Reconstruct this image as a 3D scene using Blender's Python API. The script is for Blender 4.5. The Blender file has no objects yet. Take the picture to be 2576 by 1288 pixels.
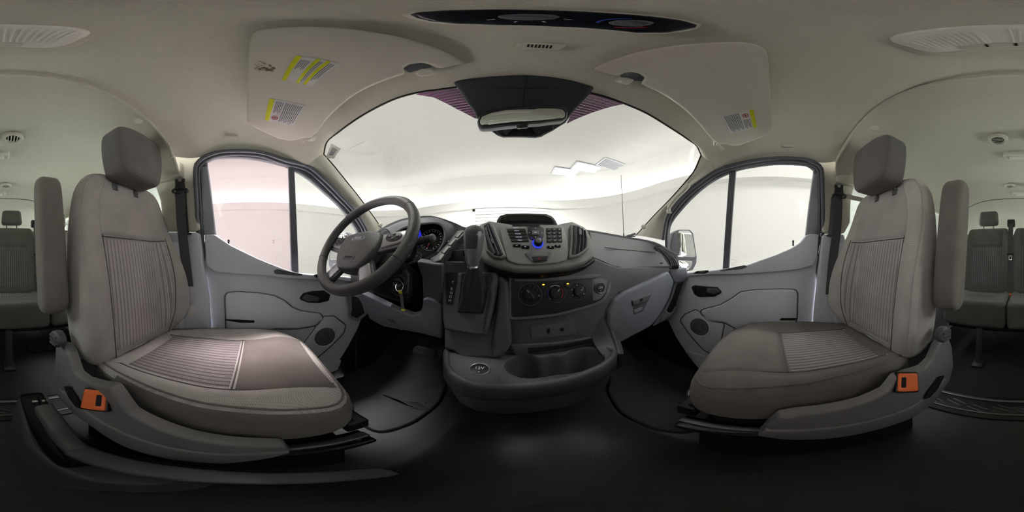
import bpy, bmesh, math, random
from mathutils import Vector as V, Matrix
from mathutils.geometry import delaunay_2d_cdt
random.seed(7)
PI = math.pi
sc = bpy.context.scene
COL = sc.collection
# ------------------------------------------------------------------ camera, world, exposure
EYE = V((0, 0, .85))
cd = bpy.data.cameras.new('camera'); cam = bpy.data.objects.new('camera', cd); COL.objects.link(cam)
cd.type = 'PANO'
try: cd.cycles.panorama_type = 'EQUIRECTANGULAR'
except Exception: cd.panorama_type = 'EQUIRECTANGULAR'
cd.clip_start = .005; cd.clip_end = 200
cam.location = EYE; cam.rotation_euler = (PI/2, 0, 0)
sc.camera = cam
w = bpy.data.worlds.new('studio'); sc.world = w; w.use_nodes = True
w.node_tree.nodes['Background'].inputs[0].default_value = (1, 1, .98, 1)
w.node_tree.nodes['Background'].inputs[1].default_value = .6
sc.view_settings.view_transform = 'Standard'; sc.view_settings.look = 'None'
sc.view_settings.gamma = 1; sc.view_settings.use_curve_mapping = False
sc.view_settings.exposure = 0.36
CEILING_GLOW = .14       # added glow on the studio ceiling, which is really cove-lit
COVE_GLOW = 31.0         # cove tubes on the ledge

def area(name, loc, sx, sy, power, rot=(0, 0, 0)):
    l = bpy.data.lights.new(name, 'AREA'); l.shape = 'RECTANGLE'; l.size = sx; l.size_y = sy; l.energy = power; l.color = (1, .985, .96); l.spread = math.radians(62 if power > 200 else 140)
    o = bpy.data.objects.new(name, l); COL.objects.link(o); o.location = loc; o.rotation_euler = rot
# added fill lights, unseen above either side of the van, brightening the cabin
area('fill_light', (-2.3, -2.0, 4.1), 1.4, 5.5, 500)
area('fill_light', (2.0, -2.0, 4.1), 1.0, 5.5, 90)
# another added light, hidden above the roof, to brighten the far wall
area('fill_light', (-.4, .6, 4.2), 3.0, .8, 390, (math.radians(52), 0, 0))
# two added fill lights, out of view beside the rear windows, facing in
area('fill_light', (-2.1, -1.9, 1.15), 1.8, 1.2, 52, (0, -PI/2, 0))
area('fill_light', (2.2, -1.9, 1.15), 1.8, 1.2, 52, (0, PI/2, 0))

# ------------------------------------------------------------------ helpers
K = 2576/(2*PI)
def ray(x, y):
    t = (x-1288)/K; e = (644-y)/K
    return V((math.cos(e)*math.sin(t), math.cos(e)*math.cos(t), math.sin(e)))
def PX(x, y, X): r = ray(x, y); return EYE + r*(X/r.x)
def PY(x, y, Y): r = ray(x, y); return EYE + r*(Y/r.y)
def PZ(x, y, z): r = ray(x, y); return EYE + r*(z/r.z)          # z relative to the eye
def PD(x, y, d): r = ray(x, y); return EYE + r*(d/math.hypot(r.x, r.y))
class Plane:
    def __init__(s, o, n):
        s.o = V(o); s.n = V(n).normalized()
        if (EYE-s.o).dot(s.n) < 0: s.n = -s.n
        up = V((0, 0, 1))
        if abs(s.n.z) > .97: up = V((0, 1, 0))
        s.b = (up - s.n*up.dot(s.n)).normalized(); s.a = s.b.cross(s.n)
    def at(s, x, y):
        r = ray(x, y); return EYE + r*((s.o-EYE).dot(s.n)/r.dot(s.n))
    def sh(s, d): return Plane(s.o+s.n*d, s.n)
    def uv(s, p): q = V(p)-s.o; return (q.dot(s.a), q.dot(s.b))
    def w(s, u, v, n=0): return s.o + s.a*u + s.b*v + s.n*n
    def frame(s, x, y, d=0):
        p = s.at(x, y)+s.n*d
        return Matrix(((s.a.x, s.b.x, s.n.x, p.x), (s.a.y, s.b.y, s.n.y, p.y), (s.a.z, s.b.z, s.n.z, p.z), (0, 0, 0, 1)))
def plane3(a, b, c): a, b, c = V(a), V(b), V(c); return Plane((a+b+c)/3, (b-a).cross(c-a))
def plX(X): return Plane((X, 0, .85), (1, 0, 0))
def plY(Y): return Plane((0, Y, .85), (0, 1, 0))
def plZ(z): return Plane((0, 0, .85+z), (0, 0, 1))
def frame(p, n, up=(0, 0, 1)):
    n = V(n).normalized(); up = V(up); b = (up-n*up.dot(n)).normalized(); a = b.cross(n); p = V(p)
    return Matrix(((a.x, b.x, n.x, p.x), (a.y, b.y, n.y, p.y), (a.z, b.z, n.z, p.z), (0, 0, 0, 1)))

def resample(pts, n, closed=False):
    pts = [V(p) for p in pts]
    if closed: pts = pts+[pts[0]]
    L = [0]
    for a, b in zip(pts, pts[1:]): L.append(L[-1]+(b-a).length)
    out = []; j = 0; m = n if closed else n-1
    for i in range(n):
        t = L[-1]*i/m
        while j < len(L)-2 and L[j+1] < t: j += 1
        f = (t-L[j])/max(L[j+1]-L[j], 1e-9)
        out.append(pts[j].lerp(pts[j+1], min(1, max(0, f))))
    return out
def cr(pts, n=40, closed=False, sub=10):
    pts = [V(p) for p in pts]; N = len(pts)
    if N == 2: return resample(pts, n)
    d = []
    segs = N if closed else N-1
    for i in range(segs):
        if closed: p0, p1, p2, p3 = pts[i-1], pts[i], pts[(i+1) % N], pts[(i+2) % N]
        else:
            p1, p2 = pts[i], pts[i+1]
            p0 = pts[i-1] if i else p1*2-p2
            p3 = pts[i+2] if i+2 < N else p2*2-p1
        for k in range(sub):
            t = k/sub
            d.append(.5*((2*p1)+(p2-p0)*t+(2*p0-5*p1+4*p2-p3)*t*t+(3*p1-p0-3*p2+p3)*t**3))
    if not closed: d.append(pts[-1])
    return resample(d, n, closed)
def fillet(pts, r, seg=4):
    """round the corners of a closed 2-D polygon"""
    out = []; N = len(pts)
    for i in range(N):
        p0, p, p1 = V(pts[i-1]).to_2d(), V(pts[i]).to_2d(), V(pts[(i+1) % N]).to_2d()
        a, b = p0-p, p1-p; la, lb = a.length, b.length
        if la < 1e-7 or lb < 1e-7: continue
        a, b = a/la, b/lb
        ang = math.acos(max(-1, min(1, a.dot(b))))
        if ang > 3.05: out.append(p); continue
        t = min(r/math.tan(ang/2), la*.48, lb*.48)
        A, B = p+a*t, p+b*t
        for k in range(seg+1):
            f = k/seg
            out.append(A*(1-f)**2+p*2*f*(1-f)+B*f*f)
    return out
def ccw(p):
    s = sum(p[i-1][0]*p[i][1]-p[i][0]*p[i-1][1] for i in range(len(p)))
    return p if s > 0 else p[::-1]
def inset(p, d):
    N = len(p); out = []
    for i in range(N):
        a = (V(p[i])-V(p[i-1])); b = (V(p[(i+1) % N])-V(p[i]))
        a = a.normalized() if a.length > 1e-9 else b.normalized(); b = b.normalized() if b.length > 1e-9 else a
        n = V((-a.y-b.y, a.x+b.x))
        n = n.normalized() if n.length > 1e-6 else V((-a.y, a.x))
        c = max(.5, n.dot(V((-a.y, a.x))))
        out.append(V(p[i])+n*(d/c))
    return out

ORG = {}
def link(name, me, mat, parent=None, smooth=True, ang=40):
    o = bpy.data.objects.new(name, me); COL.objects.link(o)
    for m in (mat if isinstance(mat, (list, tuple)) else [mat]):
        if m: me.materials.append(m)
    if smooth:
        me.polygons.foreach_set('use_smooth', [True]*len(me.polygons))
        try: me.set_sharp_from_angle(angle=math.radians(ang))
        except Exception: pass
    if parent is not None:
        org = ORG.get(parent, V((0, 0, 0)))
        me.transform(Matrix.Translation(-org)); o.parent = parent; ORG[o] = org
    else: ORG[o] = V((0, 0, 0))
    return o
def mesh(vs, fs):
    me = bpy.data.meshes.new('m'); me.from_pydata([tuple(v) for v in vs], [], fs); me.update(); return me
def thing(name, label, cat, loc=(0, 0, 0), group=None, kind=None):
    o = bpy.data.objects.new(name, None); COL.objects.link(o); o.empty_display_size = .05
    o.location = loc; ORG[o] = V(loc); tag(o, label, cat, group, kind); return o
def tag(o, label=None, cat=None, group=None, kind=None):
    for k, v in (('label', label), ('category', cat), ('group', group), ('kind', kind)):
        if v: o[k] = v
    return o
def struct(o, label=None): o['kind'] = 'structure'; return tag(o, label)

def rings_mesh(rings, capA=True, capB=True):
    vs = []; fs = []; N = len(rings[0])
    for r in rings: vs += r
    for k in range(len(rings)-1):
        for i in range(N):
            j = (i+1) % N
            fs.append((k*N+i, k*N+j, (k+1)*N+j, (k+1)*N+i))
    if capA: fs.append(tuple(range(N))[::-1])
    if capB: fs.append(tuple((len(rings)-1)*N+i for i in range(N)))
    return mesh(vs, fs)
def slab2(name, p2, W, mat, parent, b=.004, t=.02, seg=3, back=True):
    """a 2-D outline made into a solid plate: rounded front edge of radius b, thickness t; W(u,v,n) -> world"""
    p2 = ccw([V(p).to_2d() for p in p2])
    R = [[W(q.x, q.y, -t) for q in p2]]
    for k in range(seg+1):
        f = k/seg*PI/2
        q2 = inset(p2, b*(1-math.cos(f)))
        R.append([W(q.x, q.y, -b+b*math.sin(f)) for q in q2])
    me = rings_mesh(R, False, False); N = len(p2)
    vs = [v.co.copy() for v in me.vertices]; fs = [tuple(p.vertices) for p in me.polygons]
    for q, n, fl in ((q2, 0, False), (p2, -t, True)):
        if fl and not back: continue
        cv, _, cf, *_ = delaunay_2d_cdt([V(x) for x in q], [(i, (i+1) % N) for i in range(N)], [], 2, 1e-7)
        k = len(vs); vs += [W(c.x, c.y, n) for c in cv]
        fs += [tuple(k+i for i in (f if not fl else f[::-1])) for f in cf]
    me = mesh(vs, fs); bm = bmesh.new(); bm.from_mesh(me); bmesh.ops.remove_doubles(bm, verts=bm.verts, dist=1e-6); bm.to_mesh(me); bm.free()
    return link(name, me, mat, parent)
def slab(name, pl, px, mat, parent, r=.006, b=.004, t=.02, seg=3, curve=0):
    p2 = [pl.uv(pl.at(*p)) for p in px]
    if curve: p2 = [V((q.x, q.y)) for q in cr([V((a, c, 0)) for a, c in p2], curve, True)]
    elif r: p2 = fillet(p2, r)
    return slab2(name, p2, pl.w, mat, parent, b, t, seg)
def rect(w, h, r=.004, seg=4):
    return fillet([(-w/2, -h/2), (w/2, -h/2), (w/2, h/2), (-w/2, h/2)], r, seg)
def ell(a, b, n=32): return [V((a*math.cos(2*PI*i/n), b*math.sin(2*PI*i/n))) for i in range(n)]
def plate(name, p2, M, mat, parent, b=.002, t=.01, seg=2):
    return slab2(name, p2, lambda u, v, n: M @ V((u, v, n)), mat, parent, b, t, seg)
def lathe(name, prof, M, mat, parent, seg=28):
    hollow = prof[0][0] > 0 and prof[-1][0] > 0        # a ring: close the section on itself instead of capping it
    if hollow: prof = list(prof)+[prof[0]]
    R = [[M @ V((r*math.cos(2*PI*i/seg), r*math.sin(2*PI*i/seg), h)) for i in range(seg)] for r, h in prof]
    return link(name, rings_mesh(R, not hollow, not hollow), mat, parent, ang=35)
def tube(name, pts, r, mat, parent, n=10, closed=False, flat=None):
    """flat=(axis, ratio) squashes the section along a world axis"""
    pts = [V(p) for p in pts]; N = len(pts)
    rr = r if isinstance(r, (list, tuple)) else [r]*N
    R = []; prev = None
    for i, p in enumerate(pts):
        if closed: t = pts[(i+1) % N]-pts[i-1]
        else: t = pts[min(i+1, N-1)]-pts[max(i-1, 0)]
        t = t.normalized() if t.length > 1e-9 else V((0, 0, 1))
        if prev is None:
            ref = V((0, 0, 1)) if abs(t.z) < .9 else V((1, 0, 0))
            u = (ref-t*ref.dot(t)).normalized()
        else:
            u = prev-t*prev.dot(t); u = u.normalized() if u.length > 1e-6 else prev
        prev = u; v = t.cross(u)
        R.append([p+(u*math.cos(2*PI*k/n)+v*math.sin(2*PI*k/n))*rr[i] for k in range(n)])
    if closed:
        vs = [q for r_ in R for q in r_]; fs = []
        # align the seam ring
        best = min(range(n), key=lambda s: sum((R[0][(k+s) % n]-R[-1][k]).length for k in range(n)))
        for i in range(N):
            for k in range(n):
                a, b2 = i*n+k, i*n+(k+1) % n
                if i < N-1: c, d = (i+1)*n+(k+1) % n, (i+1)*n+k
                else: c, d = (k+1+best) % n, (k+best) % n
                fs.append((a, b2, c, d))
        me = mesh(vs, fs)
    else: me = rings_mesh(R)
    bm = bmesh.new(); bm.from_mesh(me); bmesh.ops.recalc_face_normals(bm, faces=bm.faces); bm.to_mesh(me); bm.free()
    return link(name, me, mat, parent, ang=60)
def ribbon(name, pts, wdir, width, thick, mat, parent):
    """flat strap along pts, width along wdir (a vector or one per point)"""
    R = []
    N = len(pts)
    for i, p in enumerate(pts):
        wd = V(wdir[i] if isinstance(wdir[0], (list, tuple, V)) else wdir).normalized()
        wi = width[i] if isinstance(width, (list, tuple)) else width
        t = V(pts[min(i+1, N-1)])-V(pts[max(i-1, 0)]); n = t.cross(wd).normalized()
        p = V(p)
        R.append([p-wd*wi/2-n*thick/2, p+wd*wi/2-n*thick/2, p+wd*wi/2+n*thick/2, p-wd*wi/2+n*thick/2])
    me = rings_mesh(R)
    bm = bmesh.new(); bm.from_mesh(me); bmesh.ops.recalc_face_normals(bm, faces=bm.faces); bm.to_mesh(me); bm.free()
    return link(name, me, mat, parent)
def grid(rows, nu, nv, smooth=True):
    R = [cr(r, nu) if smooth else resample(r, nu) for r in rows]
    cols = [cr([r[i] for r in R], nv) if smooth else resample([r[i] for r in R], nv) for i in range(nu)]
    return [[cols[i][j] for i in range(nu)] for j in range(nv)]
def surf(name, rows, mat, parent=None, nu=24, nv=12, t=.004, smooth=True, inward=None, uv=None):
    """a smooth sheet through rows of points, thickened away from the eye"""
    G = grid(rows, nu, nv, smooth)
    vs = [p for r in G for p in r]; fs = []
    for j in range(nv-1):
        for i in range(nu-1):
            a = j*nu+i; fs.append((a, a+1, a+nu+1, a+nu))
    nrm = [V((0, 0, 0)) for _ in vs]
    for f in fs:
        n = (vs[f[2]]-vs[f[0]]).cross(vs[f[3]]-vs[f[1]])
        for k in f: nrm[k] += n
    tgt = V(inward) if inward else EYE
    s = sum((tgt-v).dot(n.normalized()) for v, n in zip(vs, nrm) if n.length > 0)
    if s < 0: fs = [f[::-1] for f in fs]; nrm = [-n for n in nrm]
    M = len(vs); bk = [v-n.normalized()*t if n.length > 0 else v for v, n in zip(vs, nrm)]
    F = fs+[tuple(k+M for k in f[::-1]) for f in fs]
    bd = [i for i in range(nu)]+[j*nu+nu-1 for j in range(1, nv)]+[(nv-1)*nu+i for i in range(nu-2, -1, -1)]+[j*nu for j in range(nv-2, 0, -1)]
    for i in range(len(bd)):
        a, b = bd[i], bd[(i+1) % len(bd)]
        F.append((a, b, b+M, a+M) if s < 0 else (b, a, a+M, b+M))
    me = mesh(vs+bk, F)
    bm = bmesh.new(); bm.from_mesh(me); bmesh.ops.recalc_face_normals(bm, faces=bm.faces); bm.to_mesh(me); bm.free()
    return link(name, me, mat, parent, ang=50)
def rbox(name, size, M, mat, parent, b=.004, taper=None):
    sx, sy, sz = size
    p2 = rect(sx, sy, b)
    R = []
    for z, d in ((-sz/2, b), (-sz/2+b*.3, b*.3), (-sz/2+b, 0), (sz/2-b, 0), (sz/2-b*.3, b*.3), (sz/2, b)):
        q2 = inset(ccw(p2), d)
        k = 1 if not taper else 1+(taper-1)*(z/sz+.5)
        R.append([M @ V((q.x*k, q.y*k, z)) for q in q2])
    return link(name, rings_mesh(R), mat, parent)
def T(x, y, z): return Matrix.Translation((x, y, z))
def text(name, s, M, size, mat, parent, ext=.0003, align='CENTER', sx=1):
    cu = bpy.data.curves.new('t', 'FONT'); cu.body = s; cu.size = size; cu.extrude = ext
    cu.align_x = align; cu.align_y = 'CENTER'; cu.resolution_u = 3
    o = bpy.data.objects.new('t', cu); me = bpy.data.meshes.new_from_object(o)
    bpy.data.objects.remove(o); me.transform(M @ Matrix.Diagonal((sx, 1, 1, 1)))
    return link(name, me, mat, parent, smooth=False)
def pillow(name, p2, top, W, mat, parent, r=.03, depth=.08, rb=None, scales=(.12, .3, .5, .68, .84, .94), seg=5, matf=None, cen=None):
    """cushion: outline p2 (star shaped), upper relief top(u,v), edge radius r, body reaching depth below, W(u,v,n)->world"""
    p2 = ccw([V(p).to_2d() for p in p2]); rb = r if rb is None else rb
    c = V(cen) if cen else sum(p2, V((0, 0)))/len(p2)
    R = []
    low = inset(p2, rb)
    R.append([W(q.x, q.y, -depth) for q in low])
    for k in range(1, seg+1):
        f = k/seg*PI/2; q2 = inset(p2, rb*(1-math.sin(f)))
        R.append([W(q.x, q.y, -depth+rb*(1-math.cos(f))) for q in q2])
    for k in range(seg+1):
        f = k/seg*PI/2; q2 = inset(p2, r*(1-math.cos(f)))
        R.append([W(q.x, q.y, top(q.x, q.y)-r+r*math.sin(f)) for q in q2])
    inn = inset(p2, r)
    for s in reversed(scales):
        R.append([W(*(lambda q: (q.x, q.y, top(q.x, q.y)))(c+(q-c)*s)) for q in inn])
    me = rings_mesh(R)
    return link(name, me, mat, parent, ang=70)
def zone(name, u0, u1, v0, v1, S, mat, parent, nu=16, nv=16, off=.003, edge=.004, uvs=1.0, shape=None):
    """an upholstery panel lying on a relief: S(u,v,off)->world; carries UVs in metres; shape(u,v)->(u,v) may bend it"""
    us = [u0]+[u0+edge+(u1-u0-2*edge)*i/(nu-1) for i in range(nu)]+[u1]
    vs_ = [v0]+[v0+edge+(v1-v0-2*edge)*i/(nv-1) for i in range(nv)]+[v1]
    A, B = len(us), len(vs_); vs = []; uvl = []
    for j, v in enumerate(vs_):
        for i, u in enumerate(us):
            o = -off if i in (0, A-1) or j in (0, B-1) else off
            uu, vv = shape(u, v) if shape else (u, v)
            vs.append(S(uu, vv, o)); uvl.append((uu*uvs, vv*uvs))
    fs = [(j*A+i, j*A+i+1, (j+1)*A+i+1, (j+1)*A+i) for j in range(B-1) for i in range(A-1)]
    me = mesh(vs, fs); n = me.polygons[len(fs)//2].normal; c = me.polygons[len(fs)//2].center
    if n.dot(S((u0+u1)/2, (v0+v1)/2, .01)-S((u0+u1)/2, (v0+v1)/2, 0)) < 0: me.flip_normals()
    L = me.uv_layers.new(name='UVMap')
    for lp in me.loops: L.data[lp.index].uv = uvl[lp.vertex_index]
    return link(name, me, mat, parent, ang=60)

# ------------------------------------------------------------------ materials
def lin(c): return tuple((x/255/12.92 if x/255 <= .04045 else ((x/255+.055)/1.055)**2.4) for x in c)
MATS = {}
def mat(name, col, rough=.6, metal=0, bump=0, scale=300, var=.08, vscale=20, spec=.5, coat=0, emit=None, estr=0, kind='noise'):
    m = bpy.data.materials.new(name); m.use_nodes = True; nt = m.node_tree; N = nt.nodes; L = nt.links
    p = N['Principled BSDF']; c = lin(col)+(1,)
    p.inputs['Base Color'].default_value = c; p.inputs['Roughness'].default_value = rough; p.inputs['Metallic'].default_value = metal
    p.inputs['Specular IOR Level'].default_value = spec; p.inputs['Coat Weight'].default_value = coat
    tc = N.new('ShaderNodeTexCoord')
    if var:
        nz = N.new('ShaderNodeTexNoise'); nz.inputs['Scale'].default_value = vscale; nz.inputs['Detail'].default_value = 4
        L.new(tc.outputs['Object'], nz.inputs['Vector'])
        mx = N.new('ShaderNodeMix'); mx.data_type = 'RGBA'
        mx.inputs[6].default_value = tuple(x*(1-var) for x in c[:3])+(1,); mx.inputs[7].default_value = tuple(min(1, x*(1+var)) for x in c[:3])+(1,)
        L.new(nz.outputs['Fac'], mx.inputs[0]); L.new(mx.outputs[2], p.inputs['Base Color'])
    if bump:
        if kind == 'noise':
            b = N.new('ShaderNodeTexNoise'); b.inputs['Scale'].default_value = scale; b.inputs['Detail'].default_value = 3
        else:
            b = N.new('ShaderNodeTexVoronoi'); b.inputs['Scale'].default_value = scale
        L.new(tc.outputs['Object'], b.inputs['Vector'])
        bp = N.new('ShaderNodeBump'); bp.inputs['Strength'].default_value = bump; bp.inputs['Distance'].default_value = .001
        L.new(b.outputs[0], bp.inputs['Height']); L.new(bp.outputs[0], p.inputs['Normal'])
    if emit:
        p.inputs['Emission Color'].default_value = lin(emit)+(1,); p.inputs['Emission Strength'].default_value = estr
    MATS[name] = m; return m
def weave(name, c0, c1, scale, rough=.95, bump=.5, uvmode=None, stripe=None):
    """woven cloth: two thread colours on a checked weave; stripe=(period, axis) adds dotted stripes from the UVs"""
    m = bpy.data.materials.new(name); m.use_nodes = True; nt = m.node_tree; N = nt.nodes; L = nt.links
    p = N['Principled BSDF']; p.inputs['Roughness'].default_value = rough; p.inputs['Specular IOR Level'].default_value = .2
    p.inputs['Sheen Weight'].default_value = .15
    tc = N.new('ShaderNodeTexCoord')
    src = tc.outputs['UV' if stripe else 'Object']
    def math_(op, a, b=None):
        n = N.new('ShaderNodeMath'); n.operation = op
        for i, v in enumerate((a, b)):
            if v is None: continue
            if isinstance(v, (int, float)): n.inputs[i].default_value = v
            else: L.new(v, n.inputs[i])
        return n.outputs[0]
    sep = N.new('ShaderNodeSeparateXYZ'); L.new(src, sep.inputs[0])
    nz = N.new('ShaderNodeTexNoise'); nz.inputs['Scale'].default_value = 12; nz.inputs['Detail'].default_value = 5
    L.new(tc.outputs['Object'], nz.inputs['Vector'])
    if stripe:
        per, ax = stripe
        u, v = (sep.outputs[0], sep.outputs[1]) if ax == 0 else (sep.outputs[1], sep.outputs[0])
        fu = math_('FRACT', math_('DIVIDE', u, per))
        l1 = math_('LESS_THAN', math_('ABSOLUTE', math_('SUBTRACT', fu, .30)), .085)
        l2 = math_('LESS_THAN', math_('ABSOLUTE', math_('SUBTRACT', fu, .62)), .085)
        fv = math_('LESS_THAN', math_('FRACT', math_('DIVIDE', v, .0034)), .62)
        fv2 = math_('LESS_THAN', math_('FRACT', math_('ADD', math_('DIVIDE', v, .0034), .5)), .62)
        fac = math_('ADD', math_('MULTIPLY', l1, fv), math_('MULTIPLY', l2, fv2))
    else:
        s = scale
        sx = math_('SINE', math_('MULTIPLY', sep.outputs[0], s)); sy = math_('SINE', math_('MULTIPLY', sep.outputs[1], s)); sz = math_('SINE', math_('MULTIPLY', sep.outputs[2], s))
        fac = math_('ADD', math_('MULTIPLY', math_('ADD', math_('MULTIPLY', sx, sz), math_('MULTIPLY', sy, sz)), .35), .5)
    mx = N.new('ShaderNodeMix'); mx.data_type = 'RGBA'; mx.inputs[6].default_value = lin(c0)+(1,); mx.inputs[7].default_value = lin(c1)+(1,)
    L.new(fac, mx.inputs[0])
    m2 = N.new('ShaderNodeMix'); m2.data_type = 'RGBA'; m2.blend_type = 'MULTIPLY'; m2.inputs[0].default_value = .35
    L.new(mx.outputs[2], m2.inputs[6]); L.new(nz.outputs['Fac'], m2.inputs[7]); L.new(m2.outputs[2], p.inputs['Base Color'])
    bp = N.new('ShaderNodeBump'); bp.inputs['Strength'].default_value = bump; bp.inputs['Distance'].default_value = .0006
    L.new(fac, bp.inputs['Height']); L.new(bp.outputs[0], p.inputs['Normal'])
    MATS[name] = m; return m
def glass(name, tint, refl=.08):
    m = bpy.data.materials.new(name); m.use_nodes = True; nt = m.node_tree; N = nt.nodes; L = nt.links
    N.remove(N['Principled BSDF'])
    t = N.new('ShaderNodeBsdfTransparent'); t.inputs[0].default_value = lin(tint)+(1,)
    g = N.new('ShaderNodeBsdfGlossy'); g.inputs['Roughness'].default_value = .02
    lw = N.new('ShaderNodeLayerWeight'); lw.inputs[0].default_value = .5
    pw = N.new('ShaderNodeMath'); pw.operation = 'POWER'; pw.inputs[1].default_value = 4; L.new(lw.outputs['Facing'], pw.inputs[0])
    fr = N.new('ShaderNodeMath'); fr.operation = 'MULTIPLY_ADD'; fr.inputs[1].default_value = .2; fr.inputs[2].default_value = .015; L.new(pw.outputs[0], fr.inputs[0])
    mx = N.new('ShaderNodeMixShader'); L.new(fr.outputs[0], mx.inputs[0]); L.new(t.outputs[0], mx.inputs[1]); L.new(g.outputs[0], mx.inputs[2])
    L.new(mx.outputs[0], N['Material Output'].inputs[0])
    MATS[name] = m; return m
def emis(name, col, s):
    m = bpy.data.materials.new(name); m.use_nodes = True; N = m.node_tree.nodes; N.remove(N['Principled BSDF'])
    e = N.new('ShaderNodeEmission'); e.inputs[0].default_value = lin(col)+(1,); e.inputs[1].default_value = s
    m.node_tree.links.new(e.outputs[0], N['Material Output'].inputs[0]); MATS[name] = m; return m

HEAD = mat('headliner_fabric', (210, 206, 192), .95, bump=.6, scale=700, var=.05, vscale=60, spec=.2)
VISOR = mat('visor_vinyl', (208, 202, 190), .8, bump=.15, scale=900, var=.03, spec=.3)
TRIM = mat('beige_trim', (208, 205, 192), .7, bump=.15, scale=900, var=.03, spec=.3)
DOORG = mat('grey_door_plastic', (220, 223, 234), .55, bump=.15, scale=1200, var=.04, spec=.4)
DOORL = mat('grey_door_insert', (224, 227, 238), .55, bump=.1, scale=1200, var=.03, spec=.4)
DASH = mat('charcoal_dash', (108, 109, 113), .5, bump=.35, scale=500, var=.06, spec=.45, kind='vor')
DASHL = mat('grey_lower_dash', (132, 137, 149), .55, bump=.15, scale=1000, var=.04, spec=.4)
POD = mat('pod_plastic', (134, 134, 132), .42, bump=.08, scale=1200, var=.03, spec=.5)
CONS = mat('dark_console', (88, 91, 97), .45, bump=.35, scale=600, var=.06, spec=.5, kind='vor')
BLACK = mat('black_plastic', (30, 30, 33), .45, bump=.1, scale=900, var=.05)
MATTE = mat('matte_black', (22, 22, 24), .7, var=.05)
GLOSS = mat('gloss_black', (16, 16, 18), .15, var=0)
RUBBER = mat('black_rubber', (74, 74, 78), .5, bump=.2, scale=400, var=.08)
SEAL = mat('grey_door_seal', (92, 94, 102), .5, var=.05)
FRAME = mat('painted_door_frame', (150, 156, 164), .4, var=.03)
CARPET = mat('black_carpet', (60, 59, 60), .95, bump=1, scale=500, var=.2, vscale=300, spec=.1)
VINYL = mat('vinyl_floor', (52, 50, 54), .42, bump=.8, scale=260, var=.1, spec=.45)
MAT_ = mat('rubber_mat', (52, 52, 55), .6, bump=.4, scale=300, var=.08, spec=.3)
WHEELM = mat('wheel_polyurethane', (78, 78, 80), .42, bump=.6, scale=420, var=.05, kind='vor')
SILVER = mat('silver_plastic', (160, 162, 166), .3, metal=.6, var=.02)
CHROME = mat('chrome', (215, 215, 220), .12, metal=1, var=0)
STEEL = mat('worn_steel', (120, 120, 124), .4, metal=.8, var=.15, vscale=60)
ORANGE = mat('orange_plastic', (255, 124, 58), .4, var=.03)
WHITE = mat('white_print', (225, 226, 228), .6, var=0)
PAPER = mat('white_label', (214, 212, 210), .7, var=.02)
YELLOW = mat('yellow_label', (206, 208, 26), .6, var=.02)
INK = mat('grey_ink', (120, 118, 122), .8, var=0)
REDP = mat('red_print', (200, 50, 50), .6, var=0)
BLUEP = mat('blue_print', (40, 80, 190), .6, var=0)
MIRROR = mat('mirror_glass', (225, 228, 228), .02, metal=1, var=0)
LENS = mat('lamp_lens', (242, 240, 232), .35, bump=.4, scale=300, var=.05)
BODY = mat('white_body_paint', (225, 227, 228), .3, var=.02, coat=.4)
NAVY = mat('dark_mirror_housing', (38, 40, 48), .6, bump=.1, scale=700, var=.04)
AMBER = emis('amber_lamp', (255, 176, 40), 3.0)
BLUEL = emis('blue_backlight', (40, 60, 235), 1.2)
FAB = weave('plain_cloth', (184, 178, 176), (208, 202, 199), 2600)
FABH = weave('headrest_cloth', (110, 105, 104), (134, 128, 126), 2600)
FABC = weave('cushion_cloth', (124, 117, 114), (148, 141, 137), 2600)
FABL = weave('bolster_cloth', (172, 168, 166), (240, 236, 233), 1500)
FABD = weave('dark_cloth', (106, 104, 101), (126, 123, 119), 2600)
STRC = weave('striped_cloth_cushion', (132, 125, 124), (228, 222, 230), 0, stripe=(.0165, 0))
STRV = weave('striped_cloth_lengthwise', (168, 160, 160), (252, 248, 255), 0, stripe=(.0165, 0))
STRD = weave('striped_cloth_bench', (104, 102, 103), (176, 173, 184), 0, stripe=(.02, 0))
GLASS = glass('window_glass', (251, 251, 249)); GLASSP = glass('rose_window_glass', (252, 244, 246)); GLASSD = glass('rear_tinted_glass', (235, 240, 236))
SWALL = mat('studio_wall_paint', (212, 212, 210), .9, var=.01, vscale=2)
SFLOOR = mat('studio_floor_paint', (235, 235, 235), .5, var=.05, vscale=2)
SCEIL = mat('ceiling_added_glow', (128, 127, 125), .9, var=0, emit=(252, 251, 246), estr=CEILING_GLOW)
COVE = emis('cove_tube', (255, 254, 252), COVE_GLOW)
TROFF = emis('troffer_diffuser', (250, 252, 255), 1.5)
GREYM = mat('grey_metal', (150, 152, 156), .6, var=.1, vscale=80)
# ------------------------------------------------------------------ the studio outside
GZ = -.75; HW = .85+2.2
def rrect(x0, x1, y0, y1, r, seg=10):
    out = []
    for cx, cy, a0 in ((x1-r, y1-r, 0), (x0+r, y1-r, PI/2), (x0+r, y0+r, PI), (x1-r, y0+r, 1.5*PI)):
        for k in range(seg+1):
            a = a0+k/seg*PI/2; out.append(V((cx+r*math.cos(a), cy+r*math.sin(a))))
    return out
R0 = (-6.6, 3.8, -9, 6.3)
def ring(d, z, r=3.0): return [V((q.x, q.y, z)) for q in rrect(R0[0]+d, R0[1]-d, R0[2]+d, R0[3]-d, r-d)]
def flip(me): me.flip_normals(); return me
struct(link('wall_studio', flip(rings_mesh([ring(0, GZ), ring(0, HW-.3), ring(.22, HW-.3), ring(.22, HW), ring(.2, HW), ring(.2, HW-.14), ring(-.0, HW-.14), ring(0, HW+1.25)], False, False)), SWALL), 'white curved studio wall with a lit cove ledge')
struct(link('ceiling_studio', rings_mesh([ring(0, HW+1.25), ring(0, HW+1.3)]), SCEIL, smooth=False), 'white studio ceiling with an added glow')
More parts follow.
